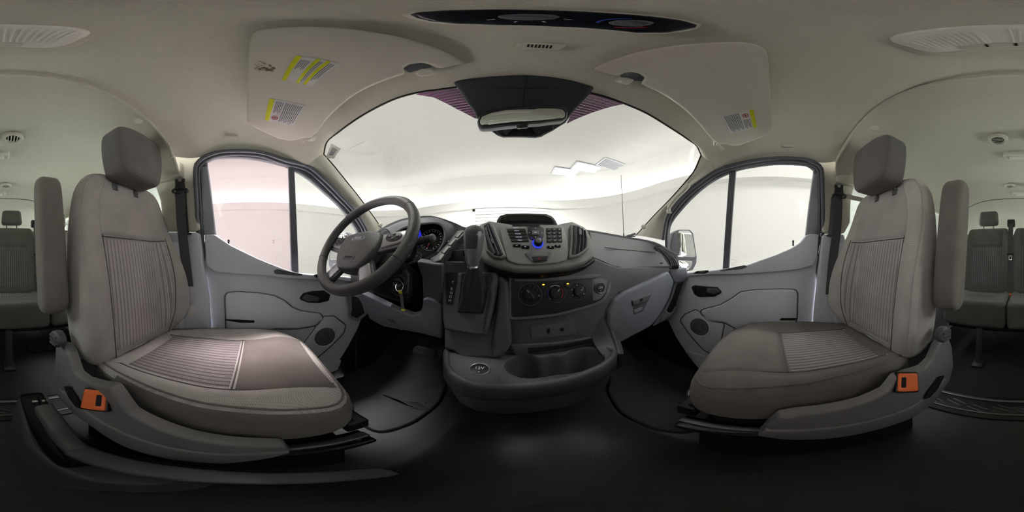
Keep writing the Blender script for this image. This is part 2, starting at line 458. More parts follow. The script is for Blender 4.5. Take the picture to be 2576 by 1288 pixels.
struct(link('floor_studio', rings_mesh([ring(-.2, GZ-.05), ring(-.2, GZ)]), SFLOOR, smooth=False))
cv = thing('cove_light', 'long white cove light tube lying on the ledge of the studio wall', 'lamp', (0, 0, HW-.1))
me = rings_mesh([ring(.05, HW-.13), ring(.05, HW-.07), ring(.13, HW-.07), ring(.13, HW-.13)], False, False)
link('tube', me, COVE, cv, smooth=False)
# roll-up door in the front wall
def wallpt(x, y): return PY(x, y, 6.2)
a = wallpt(1196, 533); b_ = wallpt(1412, 533)
dr = thing('door_3', 'white slatted roll-up door in the far studio wall', None, (a.x, 6.25, GZ), kind='structure')
n = 26; zt = a.z
for k in range(n):
    z = GZ+(zt-GZ)*(k+.5)/n
    rbox('slat', (b_.x-a.x, (zt-GZ)/n*.86, .05), T((a.x+b_.x)/2, 6.22, z) @ Matrix.Rotation(PI/2, 4, 'X'), SWALL, dr, .012)
for xx in (a.x-.06, b_.x+.06): rbox('door_jamb', (.12, .12, zt-GZ+.12), T(xx, 6.24, (zt+GZ)/2+.06), SWALL, dr, .01)
rbox('door_head', (b_.x-a.x+.24, .12, .12), T((a.x+b_.x)/2, 6.24, zt+.06), SWALL, dr, .01)
# ceiling fixtures
ZC = 2.2+1.25
pc = Plane((0, 0, .85+ZC), (0, 0, 1))
for k, (x, y, wpx) in enumerate(((1421, 431, 44), (1474, 420, 50))):
    p = pc.at(x, y)
    f = thing('ceiling_light', ('white gridded ceiling light beyond the windshield, the one farther from the grey vent', 'white gridded ceiling light beyond the windshield, next to the grey vent')[k], 'lamp', p, 'ceiling lights of the studio')
    rbox('frame', (.95, .62, .05), T(p.x, p.y, p.z-.03), GREYM, f, .01)
    for sx in (-1, 1): rbox('diffuser', (.41, .52, .02), T(p.x+sx*.22, p.y, p.z-.055), TROFF, f, .01)
    for j in range(5): rbox('louvre', (.9, .015, .025), T(p.x, p.y-.2+j*.1, p.z-.075), WHITE, f, .003)
p = pc.at(1535, 412)
f = thing('ceiling_vent', 'square grey air vent in the studio ceiling', 'vent', p)
rbox('frame', (.8, .62, .04), T(p.x, p.y, p.z-.02), GREYM, f, .01)
for j in range(9): rbox('slat', (.7, .03, .02), T(p.x, p.y-.24+j*.06, p.z-.05) @ Matrix.Rotation(.5, 4, 'X'), GREYM, f, .003)
for k, (x, y) in enumerate(((688, 608), (688, 650))):
    p = PX(x, y, -6.58)
    f = thing('wall_outlet', ('upper pale outlet plate on the studio wall outside the driver window', 'lower pale outlet plate on the studio wall outside the driver window')[k], 'outlet', p)
    M = frame(p, (1, 0, 0))
    plate('cover_plate', rect(.16, .2, .02), M, PAPER, f, .005, .02)
    if k == 0:
        for s in (-1, 1): plate('socket', rect(.06, .05, .01), M @ T(0, s*.045, .004), GREYM, f, .003, .01)

# ------------------------------------------------------------------ van shell
CX = .04
ws_top = [(814, 388, .53), (822, 357, .54), (848, 335, .55), (880, 311, .56), (942, 273, .575), (1004, 245, .585), (1066, 230, .593), (1128, 222, .597), (1318, 213, .60), (1487, 234, .60), (1519, 242, .597), (1572, 261, .59), (1625, 284, .585), (1678, 316, .575), (1730, 350, .56), (1752, 366, .555), (1764, 390, .545)]
WT = [PZ(*p) for p in ws_top]
seamL = [((430, 392), -.345), ((418, 360), -.35), ((385, 318), -.355), ((330, 272), -.36), ((230, 222), -.36), ((110, 195), -.36)]
seam = [PY(x, y, Y) for (x, y), Y in seamL]+[PY(2576, 189, -.36)]+[PY(x, y, -.36) for x, y in ((2480, 194), (2370, 208), (2280, 232))]+[PY(2205, 272, -.355), PY(2160, 318, -.35), PY(2125, 372, -.34), PY(2108, 405, -.335)]
sideL = [PX(775, 418, -.70), PX(713, 401, -.71), PX(647, 383, -.71), PX(565, 381, -.71), PX(515, 393, -.70), PX(478, 398, -.68)]
sideR = [PX(1800, 430, .78), PX(1851, 414, .79), PX(1930, 399, .79), PX(2010, 399, .79), PX(2045, 407, .785), PX(2080, 409, .76)]
zc = [.628, .660, .685, .70, .71, .72]
rows = [WT]
for l, r, z in zip(sideL, sideR, zc):
    row = []
    for k in range(15):
        u = -1+2*k/14; p = l.lerp(r, (u+1)/2); zz = p.z-.85
        p = V((p.x, p.y, .85+zz+(z-zz)*(1-abs(u)**3.2)))
        row.append(p)
    rows.append(row)
rows.append(seam)
struct(surf('ceiling', rows, HEAD, None, 61, 40, .006), 'warm grey fabric headliner over the front seats')
# windshield
def wsL(i): return [(814, 388, -.669), (835, 412, -.685), (870, 455, -.715), (910, 505, -.74), (960, 575, -.77), (985, 612, -.785)][i]
def wsR(i): return [(1764, 390, .70), (1745, 432, .725), (1712, 472, .755), (1680, 507, .785), (1640, 548, .82), (1600, 592, .86)][i]
LW = [WT[0]]+[PX(*wsL(i)) for i in range(1, 6)]
RW = [WT[-1]]+[PX(*wsR(i)) for i in range(1, 6)]
wrows = [WT]
for i in range(1, 6):
    f = i/5; l, r = LW[i], RW[i]; row = []
    for k in range(11):
        u = -1+k/5; p = l.lerp(r, k/10)
        bulge = .04+.24*f
        row.append(V((p.x, p.y+bulge*(1-u*u), p.z-.02*f*(1-u*u))))
    wrows.append(row)
wind = surf('window_1', wrows, GLASS, None, 49, 24, .004); struct(wind, 'wide curved windshield with a dotted black border by the mirror')
# headliner edge trim along the windshield (black ceramic border)
tube('glass_border', cr(WT, 60), .004, MATTE, wind, 8)
tube('glass_border', cr(LW, 30), .004, MATTE, wind, 8); tube('glass_border', cr(RW, 30), .004, MATTE, wind, 8)
G = grid(wrows, 49, 24)
# A pillars
sL = [sideL[0], PX(810, 445, -.72), PX(853, 488, -.74), PX(892, 531, -.765), PX(921, 579, -.785), PX(930, 620, -.80)]
sR = [sideR[0], PX(1765, 454, .79), PX(1723, 489, .81), PX(1699, 516, .83), PX(1680, 543, .845), PX(1668, 604, .865)]
for nm, W_, S_, s, lb in (('wall_left', LW, sL, 1, 'beige windshield pillar trim on the driver side'), ('wall_right', RW, sR, -1, 'beige windshield pillar trim on the passenger side')):
    rows = []
    for a, b in zip(W_, S_):
        m = a.lerp(b, .5); rows.append([a, a.lerp(b, .2)+V((.012*s, -.006, 0)), m+V((.022*s, -.012, 0)), a.lerp(b, .8)+V((.014*s, -.004, 0)), b])
    o = struct(surf(nm, rows, TRIM, None, 14, 30, .012), lb)
    if s > 0: WALL_L = o
    else: WALL_R = o
    # small screw cap low on the pillar
M = frame(PX(1619, 570, .80), (-.6, -.8, .2)); lathe('trim_cap', [(0, .004), (.012, .004), (.016, .002), (.017, -.008)], M, TRIM, WALL_R, 20)
M = frame(PX(957, 565, -.745), (.7, -.7, .2)); lathe('trim_cap', [(0, .004), (.01, .004), (.013, .002), (.014, -.008)], M, TRIM, WALL_L, 20)
# grab handle on the passenger windshield pillar
gh = thing('grab_handle', 'beige grab handle on the passenger windshield pillar', 'handle', PX(1712, 490, .77))
hp = [PX(1684, 530, .80), PX(1683, 522, .775), PX(1692, 508, .76), PX(1709, 490, .745), PX(1724, 476, .74), PX(1731, 467, .745), PX(1730, 460, .765)]
tube('grip', cr(hp, 26), [.010]*4+[.012]*18+[.010]*4, TRIM, gh, 10)
for (x, y, X) in ((1684, 532, .81), (1730, 458, .775)): rbox('mount', (.03, .03, .03), T(*PX(x, y, X)), TRIM, gh, .008)

# side doors: seal, frame, glass, divider, trim panel
def door(side, num, label):
    L = side < 0
    lo = -.80 if L else .88
    top = -.725 if L else .805
    pw = plane3((lo, 0, .85), (lo, 1, .85), (top, 0, 1.38))           # window plane, leaning in
    D = thing(f'door_{num}', label, None, (lo, .2, 0), kind='structure')
    if L:
        so = [(525, 812), (523, 748), (509, 663), (499, 593), (495, 515), (491, 426), (503, 403), (527, 389), (565, 381), (647, 382), (713, 401), (775, 418), (810, 445), (853, 488), (892, 531), (921, 579), (930, 620)]
        gl = [(542, 587), (521, 418), (528, 404), (546, 399), (600, 397), (647, 402), (690, 411), (730, 424), (775, 451), (814, 484), (853, 521), (880, 556), (900, 590), (903, 640), (900, 700), (795, 700), (700, 690), (610, 650)]
        q1 = (726, 420), (741, 428), (752, 690), (733, 688)
    else:
        so = [(2046, 790), (2053, 691), (2062, 652), (2070, 574), (2069, 477), (2068, 430), (2060, 415), (2041, 405), (2010, 399), (1952, 398), (1897, 404), (1851, 414), (1808, 427), (1765, 454), (1723, 489), (1699, 516), (1680, 543), (1672, 570), (1668, 604)]
        gl = [(2027, 592), (2046, 442), (2043, 427), (2033, 418), (2010, 415), (1952, 414), (1897, 420), (1851, 430), (1797, 454), (1758, 483), (1719, 522), (1688, 562), (1682, 590), (1680, 640), (1680, 700), (1769, 695), (1870, 680), (1960, 650)]
        q1 = (1851, 428), (1834, 436), (1817, 684), (1833, 680)
    S = [pw.sh(.03).at(*p) for p in so]
    S = cr(S, 70)
    tube('door_seal', S, .011, SEAL, D, 8)
    tube('inner_seal', [p+pw.n*-.012+(V((0, 0, .9))+V((lo, .1, 0))-p).normalized()*.016 for p in S], .009, SEAL, D, 8)
    # frame between seal and glass: ring strip, each side its own depth
    G_ = cr([pw.sh(-.012).at(*p) for p in gl], 90, True)
    # upper frame: from rear sill corner over the top to the front corner
    idx = len(gl)
    ga = cr([pw.at(*p) for p in gl[:14]], 60); ga_in = [p-pw.n*.014 for p in ga]
    sa = [p-pw.n*.02 for p in cr([pw.sh(.02).at(*p) for p in so[(3 if L else 3):]], 60)]
    surf('window_frame', [sa, [a.lerp(b, .35)+pw.n*.012 for a, b in zip(sa, ga)], [a.lerp(b, .8)+pw.n*.010 for a, b in zip(sa, ga)], ga, ga_in], SEAL, D, 60, 9, .02, smooth=False)
    # rear upright of painted steel
    if L: up = [(505, 420), (521, 418), (543, 600), (545, 620), (520, 640), (509, 560)]
    else: up = [(2046, 440), (2062, 430), (2064, 560), (2056, 640), (2030, 630), (2027, 592)]
    slab('frame_upright', pw.sh(.014), up, FRAME, D, .004, .004, .02)
    # glass panes
    pane = [pw.sh(-.012).uv(q) for q in G_]
    xs = q1[0][0]
    g1 = gl[:8] if L else gl[:8]
    if L:
        rear = gl[0:7]+[(733, 424), (743, 690)]+gl[-2:]
        front = [(733, 424)]+gl[8:16]+[(743, 695)]
    else:
        rear = gl[0:7]+[(1842, 432), (1825, 684)]+gl[-2:]
        front = [(1842, 432)]+gl[8:16]+[(1825, 690)]
    slab('window_pane', pw.sh(-.012), rear, GLASSP if L else GLASS, D, .0, .001, .004)
    slab('quarter_pane', pw.sh(-.012), front, GLASS, D, .0, .001, .004)
    slab('divider_bar', pw.sh(.004), q1, SEAL, D, .002, .004, .018)
    return D, pw
D1, PW1 = door(-1, 1, 'grey driver door with armrest pocket and small front quarter window')
D2, PW2 = door(1, 2, 'grey passenger door with speaker and small front quarter window')
# ------------------------------------------------------------------ passenger compartment behind the front seats
def arch(Y, zm=.672, ze=.45, hw=.78, p=4, n=25):
    return [V((CX+hw*u, Y, .85+ze+(zm-ze)*(1-abs(u)**p))) for u in [-1+2*k/(n-1) for k in range(n)]]
s0 = [p+V((0, .012, -.016)) for p in seam]
s0 = [V((CX-.74, -.36, .85+.44))]+s0+[V((CX+.76, -.36, .85+.44))]
rows = [cr(s0, 25)]+[arch(Y) for Y in (-.5, -.8, -1.2, -1.6, -1.83)]
CEIL2 = struct(surf('ceiling_rear', rows, HEAD, None, 49, 30, .01, inward=(CX, -1, .9)), 'warm grey fabric headliner over the passenger rows')
rows = [arch(-1.80, .668), arch(-1.86, .655, .44), arch(-1.95, .60, .43), arch(-2.2, .54, .40), arch(-2.62, .44, .30)]
CEIL3 = struct(surf('ceiling_header', rows, TRIM, None, 49, 16, .01, inward=(CX, -1, .9)), 'paler sloping header at the rear end of the ceiling')
tube('lip', cr([p+V((0, .008, -.012)) for p in seam], 90), .0085, HEAD, CEIL2, 10)
tube('rear_lip', [p+V((0, -.0, -.002)) for p in arch(-1.81, .668)], .005, SEAL, CEIL3, 8)
for k, (x, y) in enumerate(((348, 306), (2200, 322))):
    p = PZ(x, y, .585) if k == 0 else PZ(x, y, .575)
    lathe('plug', [(0, .006), (.012, .005), (.016, .001), (.016, -.02)], frame(p, (EYE-p)), HEAD, CEIL2, 20)
# side walls: lower panel, window posts, top rail
for s, nm, lb in ((-1, 'left', 'driver'), (1, 'right', 'passenger')):
    X = CX+s*.78
    W_ = thing(f'wall_{nm}_rear', f'beige and grey {lb} side wall of the passenger rows', None, (X, -1.5, 0), kind='structure')
    rbox('lower_panel', (.06, 2.3, .93), T(X, -1.5, .455), DOORG, W_, .01)
    rbox('top_rail', (.06, 2.3, .10), T(X-s*.01, -1.5, .85+.47), TRIM, W_, .015)
    for Y, wy in ((-1.13, .10), (-1.83, .10), (-2.6, .10)): rbox('window_post', (.06, wy, .42), T(X, Y, .85+.25), TRIM, W_, .012)
    for k, (y0, y1) in enumerate(((-.42, -1.08), (-1.18, -1.78), (-1.88, -2.55))):
        g = rbox('pane', (.006, abs(y1-y0)+.06, .42), T(X+s*.02, (y0+y1)/2, .85+.25), GLASSD, None, .002)
        g.name = f'window_{2+k if s < 0 else 5+k}'; struct(g)
WR = thing('wall_rear', 'rear wall with two dark tinted door windows', None, (CX, -2.64, 0), kind='structure')
rbox('lower_panel', (1.6, .06, .95), T(CX, -2.64, .47), DOORG, WR, .01)
for x in (-.78, 0, .78): rbox('door_post', (.12, .06, .5), T(CX+x, -2.64, 1.15), TRIM, WR, .01)
for k, x in enumerate((-.39, .39)):
    g = rbox('pane', (.68, .006, .46), T(CX+x, -2.64, 1.14), GLASSD, None, .002); g.name = f'window_{8+k}'; struct(g)

# ------------------------------------------------------------------ floor
def hump(X, Y):
    a = max(0, 1-abs((X-.09)/(.24+.06*max(0, Y)))**2.2)
    b = min(1, max(0, (Y+.12)/.5)); b = b*b*(3-2*b)
    t = max(0, (Y-.72)/.35)
    return .13*a*b+.28*min(1, t)**1.3
nx, ny = 90, 100
vs = []; fs = []
for j in range(ny+1):
    for i in range(nx+1):
        X = -.80+1.70*i/nx; Y = -.60+1.8*j/ny; vs.append((X, Y, hump(X, Y)))
for j in range(ny):
    for i in range(nx):
        a = j*(nx+1)+i; fs.append((a, a+1, a+nx+2, a+nx+1))
struct(link('floor', mesh(vs, fs), VINYL), 'black textured vinyl cab floor with a low tunnel hump')
struct(rbox('floor_rear', (1.6, 2.1, .03), T(CX, -1.63, -.018), CARPET, None, .002), 'black carpeted floor under the passenger seats')
# sill strip across the floor
ss = thing('floor_sill_strip', 'black and silver threshold strip across the floor behind the front seats', 'sill strip', (.1, -.62, 0))
rbox('base_plate', (1.1, .17, .014), T(.15, -.615, .004), BLACK, ss, .004)
for y, wd in ((-.672, .022), (-.565, .012)): rbox('metal_ridge', (1.08, wd, .012), T(.15, y, .012), STEEL, ss, .003)
for k in range(9): rbox('grip_bar', (.075, .007, .006), T(-.12+k*.095, -.625+(k % 2)*.02, .012) @ Matrix.Rotation(-.35, 4, 'Z'), STEEL, ss, .002)
for k in range(9): rbox('grip_bar', (.075, .007, .006), T(-.10+k*.095, -.607+(k % 2)*.02, .012) @ Matrix.Rotation(-.35, 4, 'Z'), STEEL, ss, .002)
# floor grille in front of the bench
p = PZ(101, 877, -.845)
fv = thing('floor_grille', 'small black louvred grille in the carpet under the bench', 'vent', p)
rbox('frame', (.20, .10, .008), T(p.x, p.y, .003), BLACK, fv, .002)
for k in range(5): rbox('bar', (.008, .09, .006), T(p.x-.076+k*.038, p.y, .009), RUBBER, fv, .002)
for k in range(4): rbox('slat', (.18, .006, .006), T(p.x, p.y-.033+k*.022, .009), RUBBER, fv, .002)
# front mats
def floor_mat(name, label, px, m, z0):
    P = [PZ(x, y, z0) for x, y in px]
    t = thing(name, label, 'floor mat', sum(P, V())/len(P))
    q = fillet([p.to_2d() for p in P], .05, 6)
    slab2('sheet', q, lambda u, v, n: V((u, v, max(hump(u, v), 0)+.010+n)), m, t, .004, .009)
    e = [V((a.x, a.y, hump(a.x, a.y)+.012)) for a in inset(ccw(q), .004)]
    tube('bound_edge', resample(e, 120, True), .005, BLACK, t, 6, True)
    return t, q
pm, _ = floor_mat('floor_mat', 'black carpet mat in the passenger footwell', [(1530, 985), (1560, 1035), (1640, 1075), (1725, 1088), (1790, 1060), (1780, 960), (1740, 880), (1680, 850), (1600, 850), (1545, 900)], CARPET, -.83)
dm, _ = floor_mat('floor_mat', 'ribbed black rubber mat in the driver footwell', [(880, 900), (960, 870), (1040, 880), (1110, 900), (1125, 960), (1105, 1010), (1040, 1060), (950, 1090), (900, 1060), (850, 980)], MAT_, -.83)
def rib(px, parent, w_=.012, h=.006):
    P = [PZ(x, y, -.83) for x, y in px]; P = [V((p.x, p.y, hump(p.x, p.y)+.012)) for p in cr(P, 14)]
    ribbon('rib', P, (V((0, 0, 1)).cross(P[-1]-P[0])), w_, h, MAT_, parent)
for k in range(8): rib([(1036+k*12, 985-k*6), (1062+k*10, 1020-k*8)], dm, .010)
for k in range(6): rib([(930+k*9, 960+k*4), (950+k*10, 985+k*4), (1000+k*9, 1005+k*4), (1050+k*6, 1010+k*4)], dm, .008)
for k in range(9): rib([(975+k*9, 915+k*4), (962+k*9, 940+k*4)], dm, .010)
# rear benches -------------------------------------------------------
def bench(Yf, label, group, fx):
    t = thing('bench_seat', label, 'bench seat', (-.13, Yf-.2, 0), group)
    parts = []
    zt = .85-.34; Xs = [.355, -.115, -.585]
    for X in Xs:
        W = lambda u, v, n, X=X: V((X+u, Yf-.42+v, zt+n))
        top = lambda u, v: .0+.018*min(1, max(0, (abs(u)-.14)/.06))-.012*max(0, .1-(v+.2))
        pillow('cushion', fillet([(-.232, -.22), (.232, -.22), (.232, .40), (-.232, .40)], .04, 5), top, W, FABD, t, .035, .19)
        zone('cushion_insert', -.14, .14, -.18, .16, lambda u, v, o: W(u, v, top(u, v)+o), STRD, t, 8, 8, .002)
        lean = V((0, -.17, .97)).normalized(); nb = V((0, .97, .17)).normalized(); o = V((X, Yf-.44, zt-.02))
        Wb = lambda u, v, n, o=o: o+V((u, 0, 0))+lean*v+nb*n
        tb = lambda u, v: .03+.02*min(1, max(0, (abs(u)-.15)/.06))
        pillow('backrest', fillet([(-.232, 0), (.232, 0), (.232, .52), (.19, .645), (-.19, .645), (-.232, .52)], .05, 5), tb, Wb, FABD, t, .03, .09)
        zone('back_insert', -.155, .155, .05, .445, lambda u, v, o_: Wb(u, v, tb(u, v)+o_), STRD, t, 8, 10, .002)
        zone('back_panel', -.155, .155, .455, .62, lambda u, v, o_: Wb(u, v, tb(u, v)+o_), FABD, t, 8, 8, .002)
        ho = o+lean*.675
        Wh = lambda u, v, n, ho=ho: ho+V((u, 0, 0))+lean*v+nb*n
        pillow('headrest', fillet([(-.105, 0), (.105, 0), (.092, .155), (-.092, .155)], .035, 5), lambda u, v: .05-.8*u*u, Wh, FABD, t, .03, .03)
        for sx in (-.05, .05): tube('headrest_post', [ho+V((sx, 0, 0))-lean*.06, ho+V((sx, 0, 0))+lean*.03], .006, STEEL, t, 8)
    for x in (.30, -.06, -.55):
        tube('leg', [V((x, Yf-.03, zt-.19)), V((x, Yf+.0, .02))], .024, STEEL, t, 8)
        rbox('foot', (.07, .12, .02), T(x, Yf, .014), STEEL, t, .004)
        tube('leg', [V((x, Yf-.6, zt-.19)), V((x, Yf-.6, .02))], .024, STEEL, t, 8)
    rbox('seat_frame', (1.35, .5, .04), T(-.115, Yf-.32, zt-.21), MATTE, t, .01)
    return t
BY = -1.05
BENCH = bench(BY, 'dark striped three-place bench seat directly behind the front seats', 'rear bench seats', 0)
bench(BY-1.02, 'dark bench seat farther back, mostly hidden behind the nearer bench', 'rear bench seats', 0)
# bench belts
def strap_belt(X, buck):
    t = BENCH
    lean = V((0, -.17, .97)).normalized(); nb = V((0, .97, .17)).normalized(); o = V((X, BY-.44, .49))
    top = o+lean*.67+nb*.02
    rbox('belt_guide', (.075, .07, .06), frame(top+lean*.02, nb), BLACK, t, .012)
    pts = [top+nb*.04, o+lean*.52+nb*.06, o+lean*.30+nb*.062, o+lean*.10+nb*.06, o+lean*.02+nb*.075]
    t = ribbon('shoulder_belt', cr(pts, 20), (1, 0, 0), .046, .003, RUBBER, t)
    M = frame(o+lean*.37+nb*.066, nb)
    plate('tongue_cover', rect(.062, .02, .006), M, BLACK, t, .003, .012)
    plate('tongue', rect(.03, .05, .006), M @ T(0, -.03, 0), CHROME, t, .001, .004)
    plate('tongue_slot', rect(.018, .02, .003), M @ T(0, -.035, .0006), MATTE, t, .0005, .002)
    if buck:
        bp = PY(2543, 745, BY-.37)
        rbox('belt_buckle', (.035, .03, .05), T(bp.x, bp.y, bp.z), ORANGE, BENCH, .006)
    return t
strap_belt(.125, True)
strap_belt(-.345, False)
# ceiling vents and lamps of the passenger rows
def louvre(label, x, y, rot, r=.05, z=.655):
    p = PZ(x, y, z); n = V((0, 0, -1))
    t = thing('ceiling_louvre', label, 'air vent', p, 'round ceiling air vents')
    M = frame(p, n, (0, 1, 0))
    lathe('bezel', [(r*.62, -.004), (r*.62, .004), (r*.75, .010), (r*.92, .008), (r, .0), (r, -.01), (r*.62, -.01)], M, TRIM, t, 28)
    lathe('throat', [(0, -.006), (r*.66, -.006), (r*.66, -.012), (0, -.012)], M, MATTE, t, 24)
    for k in range(4):
        o = -r*.42+k*r*.28; hw = math.sqrt(max(0, (r*.62)**2-o*o))
        rbox('slat', (2*hw, r*.10, .004), M @ Matrix.Rotation(rot, 4, 'Z') @ T(0, o, .002) @ Matrix.Rotation(.5, 4, 'X'), TRIM, t, .001)
    return t
louvre('round ceiling vent with slats turned lengthwise, above the driver headrest side', 32, 348, PI/2)
louvre('round ceiling vent with slats turned crosswise, above the passenger headrest side', 2510, 352, 0)
louvre('small far ceiling vent on the driver side, near the second lamp', 15, 468, .4)
louvre('small far ceiling vent on the passenger side, near the second lamp', 2541, 469, .4)
p = PY(2556, 526, -2.05)
hv = thing('header_vent', 'small dark slotted vent in the rear ceiling header', 'air vent', p)
M = frame(p, (0, .9, -.4))
plate('bezel', ell(.04, .025), M, TRIM, hv, .004, .03)
for k in range(5): plate('slot', rect(.007, .03, .002), M @ T(-.024+k*.012, 0, .001), MATTE, hv, .0005, .002)
LAMPW = mat('lamp_housing', (236, 234, 224), .5, var=.02)
def dome(label, x, y, wd):
    p = PZ(x, y, .645)
    t = thing('ceiling_lamp', label, 'lamp', p, 'small ceiling lamps of the passenger rows')
    M = frame(p, (0, 0, -1), (0, 1, 0))
    plate('housing', rect(wd, wd*.38, .02), M, LAMPW, t, .008, .04)
    plate('lens', rect(wd*.62, wd*.24, .012), M @ T(0, 0, .006), LENS, t, .004, .008)
    for s in (-1, 1): plate('switch', rect(wd*.10, wd*.2, .006), M @ T(s*wd*.40, 0, .004), TRIM, t, .002, .006)
dome('white ceiling lamp, the nearer of the two over the passenger rows', 2562, 396, .17)
dome('white ceiling lamp, the farther of the two over the passenger rows', 2569, 490, .17)
# ------------------------------------------------------------------ door trim panels
def door_trim(D, L):
    X = -.775 if L else .855
    s = 1 if L else -1
    b = plX(X)
    o = lambda d: plX(X+s*d)
    if L:
        out = [(514, 590), (540, 590), (556, 601), (580, 617), (615, 634), (648, 650), (700, 671), (750, 688), (800, 692), (850, 694), (905, 700), (930, 700), (925, 760), (900, 830), (860, 900), (780, 985), (560, 985), (528, 900), (522, 800), (513, 690)]
        sill = [(514, 590), (540, 590), (556, 601), (580, 617), (615, 634), (648, 650), (700, 671), (750, 688), (800, 692), (850, 694), (905, 700), (905, 712), (850, 704), (790, 703), (730, 701), (660, 692), (600, 690), (540, 684), (519, 668)]
        pock = [(566, 737), (600, 735), (648, 738), (690, 745), (716, 758), (736, 775), (756, 783), (806, 790), (813, 800), (795, 818), (750, 826), (690, 826), (640, 840), (570, 840)]
        spk = [(812, 797), (840, 796), (869, 818), (864, 838), (832, 870), (790, 905), (760, 920), (760, 870), (790, 830)]
        sc_ = (818, 848)
        bez = [(752, 753), (764, 738), (785, 733), (816, 731), (832, 741), (828, 757), (805, 763), (775, 762)]
        lev = [(760, 752), (770, 741), (792, 745), (806, 750), (800, 758), (775, 759)]
        lock = [(816, 737), (826, 740), (822, 756), (813, 753)]
        slot = [(688, 680), (700, 677), (763, 690), (757, 694), (692, 689)]
        knob = (573, 612); sw = None
        tab = [(517, 594), (524, 592), (526, 610), (517, 612)]
        strip = [(566, 806), (605, 812), (640, 812), (640, 806), (600, 804), (567, 803)]
    else:
        out = [(2060, 590), (2040, 588), (2028, 592), (2014, 610), (1992, 624), (1952, 641), (1882, 666), (1835, 675), (1780, 682), (1730, 686), (1700, 690), (1670, 700), (1672, 790), (1700, 850), (1760, 930), (1840, 985), (2010, 985), (2040, 880), (2050, 760), (2061, 650)]
        sill = [(2060, 590), (2040, 588), (2028, 592), (2014, 610), (1992, 624), (1952, 641), (1882, 666), (1835, 675), (1780, 682), (1730, 686), (1730, 695), (1790, 691), (1880, 689), (1950, 684), (2010, 678), (2045, 668), (2056, 650)]
        pock = [(2006, 729), (2004, 800), (1990, 840), (1860, 830), (1825, 812), (1782, 806), (1757, 782), (1812, 768), (1840, 752), (1864, 735), (1900, 730), (1960, 728)]
        spk = [(1711, 806), (1724, 791), (1751, 779), (1785, 806), (1822, 812), (1812, 860), (1790, 890), (1770, 880), (1735, 840)]
        sc_ = (1759, 823)
        bez = [(1738, 722), (1746, 718), (1804, 723), (1817, 736), (1796, 747), (1758, 748), (1746, 741)]
        lev = [(1776, 726), (1803, 726), (1812, 735), (1795, 741), (1779, 737)]
        lock = [(1752, 726), (1758, 724), (1760, 738), (1754, 739)]
        slot = [(1808, 680), (1872, 667), (1882, 671), (1866, 677), (1815, 682)]
        knob = (1997, 613); sw = [(1742, 688), (1752, 682), (1780, 680), (1784, 684), (1770, 689)]
        tab = None
        strip = [(1960, 806), (2000, 806), (2004, 800), (1965, 800)]
    pr = dict(r=.012)
    slab('trim_panel', b, out, DOORG, D, .02, .01, .03)
    slab('sill_ledge', o(.028), sill, DOORG, D, .004, .006, .045, seg=4)
    slab('pocket_panel', o(.016), pock, DOORL, D, .03, .008, .02)
    slab('pocket_rim', o(.004), [(x+(x-700 if L else x-1890)*.015, y+(y-780)*.06) for x, y in pock], DOORG, D, .03, .003, .01)
    for nm_, ol, dd, rr_ in (('pocket_shade_line', pock, .0045, .03), ('speaker_shade_line', spk, .001, .02)):  # dark tubes drawn in for the shadow lines round both panels
        g_ = fillet([b.uv(o(dd).at(*q)) for q in ol], rr_)
        tube(nm_, [b.w(q.x, q.y, dd+.001) for q in inset(ccw(g_), -.003)], .0032, SEAL, D, 6, True)
    slab('speaker_panel', o(.008), spk, DOORL, D, .02, .006, .02)
    M = o(.010).frame(*sc_)
    r = .058
    lathe('speaker_rim', [(r, 0), (r*1.12, .003), (r*1.22, 0), (r*1.22, -.01), (r, -.01)], M, DOORG, D, 36)
    lathe('speaker_grille', [(0, .004), (r*.6, .003), (r, 0), (r, -.006)], M, SPK, D, 36)
    slab('handle_bezel', o(.008), bez, BLACK, D, .012, .005, .014)
    slab('handle_dish', o(.0085), [(x*.8+sum(q[0] for q in bez)/len(bez)*.2, y*.8+sum(q[1] for q in bez)/len(bez)*.2) for x, y in bez], MATTE, D, .012, .0005, .001)
    slab('door_handle', o(.016), lev, GREYM2, D, .008, .004, .008)
    slab('lock_switch', o(.012), lock, BLACK, D, .003, .002, .006)
    slab('grab_slot', o(.030), slot, SEAL, D, .008, .001, .004)
    q = o(.01).at(*knob); q = V((X-s*.012, q.y, q.z-.01))
    tube('lock_knob', [q, q+V((0, 0, .01)), q+V((0, 0, .028)), q+V((0, 0, .03))], [.006, .004, .006, .003], BLACK, D, 12)
    if sw:
        slab('window_switch_bezel', o(.031), sw, BLACK, D, .006, .003, .008)
        slab('window_switch', o(.035), [(1755, 686), (1760, 682), (1774, 682), (1770, 687)], GREYM2, D, .003, .002, .005)
    else:
        slab('window_switch_bezel', o(.031), [(788, 692), (800, 689), (840, 692), (838, 697), (795, 698)], BLACK, D, .006, .003, .008)
        slab('window_switch', o(.035), [(798, 694), (803, 691), (818, 692), (816, 696)], GREYM2, D, .003, .002, .005)
    if tab: slab('blank_cap', o(.0295), tab, DOORG, D, .003, .001, .003)
    slab('pocket_gap', o(.0165), strip, MATTE, D, .003, .0005, .002)
    # step between sill ledge and lower trim is the ledge's own underside; kick strip below
    ks = [(525, 930), (860, 905), (850, 930), (530, 985)] if L else [(1720, 880), (1760, 930), (1840, 985), (1860, 960), (1790, 900)]
    slab('kick_strip', o(.004), ks, DOORG, D, .01, .003, .01)
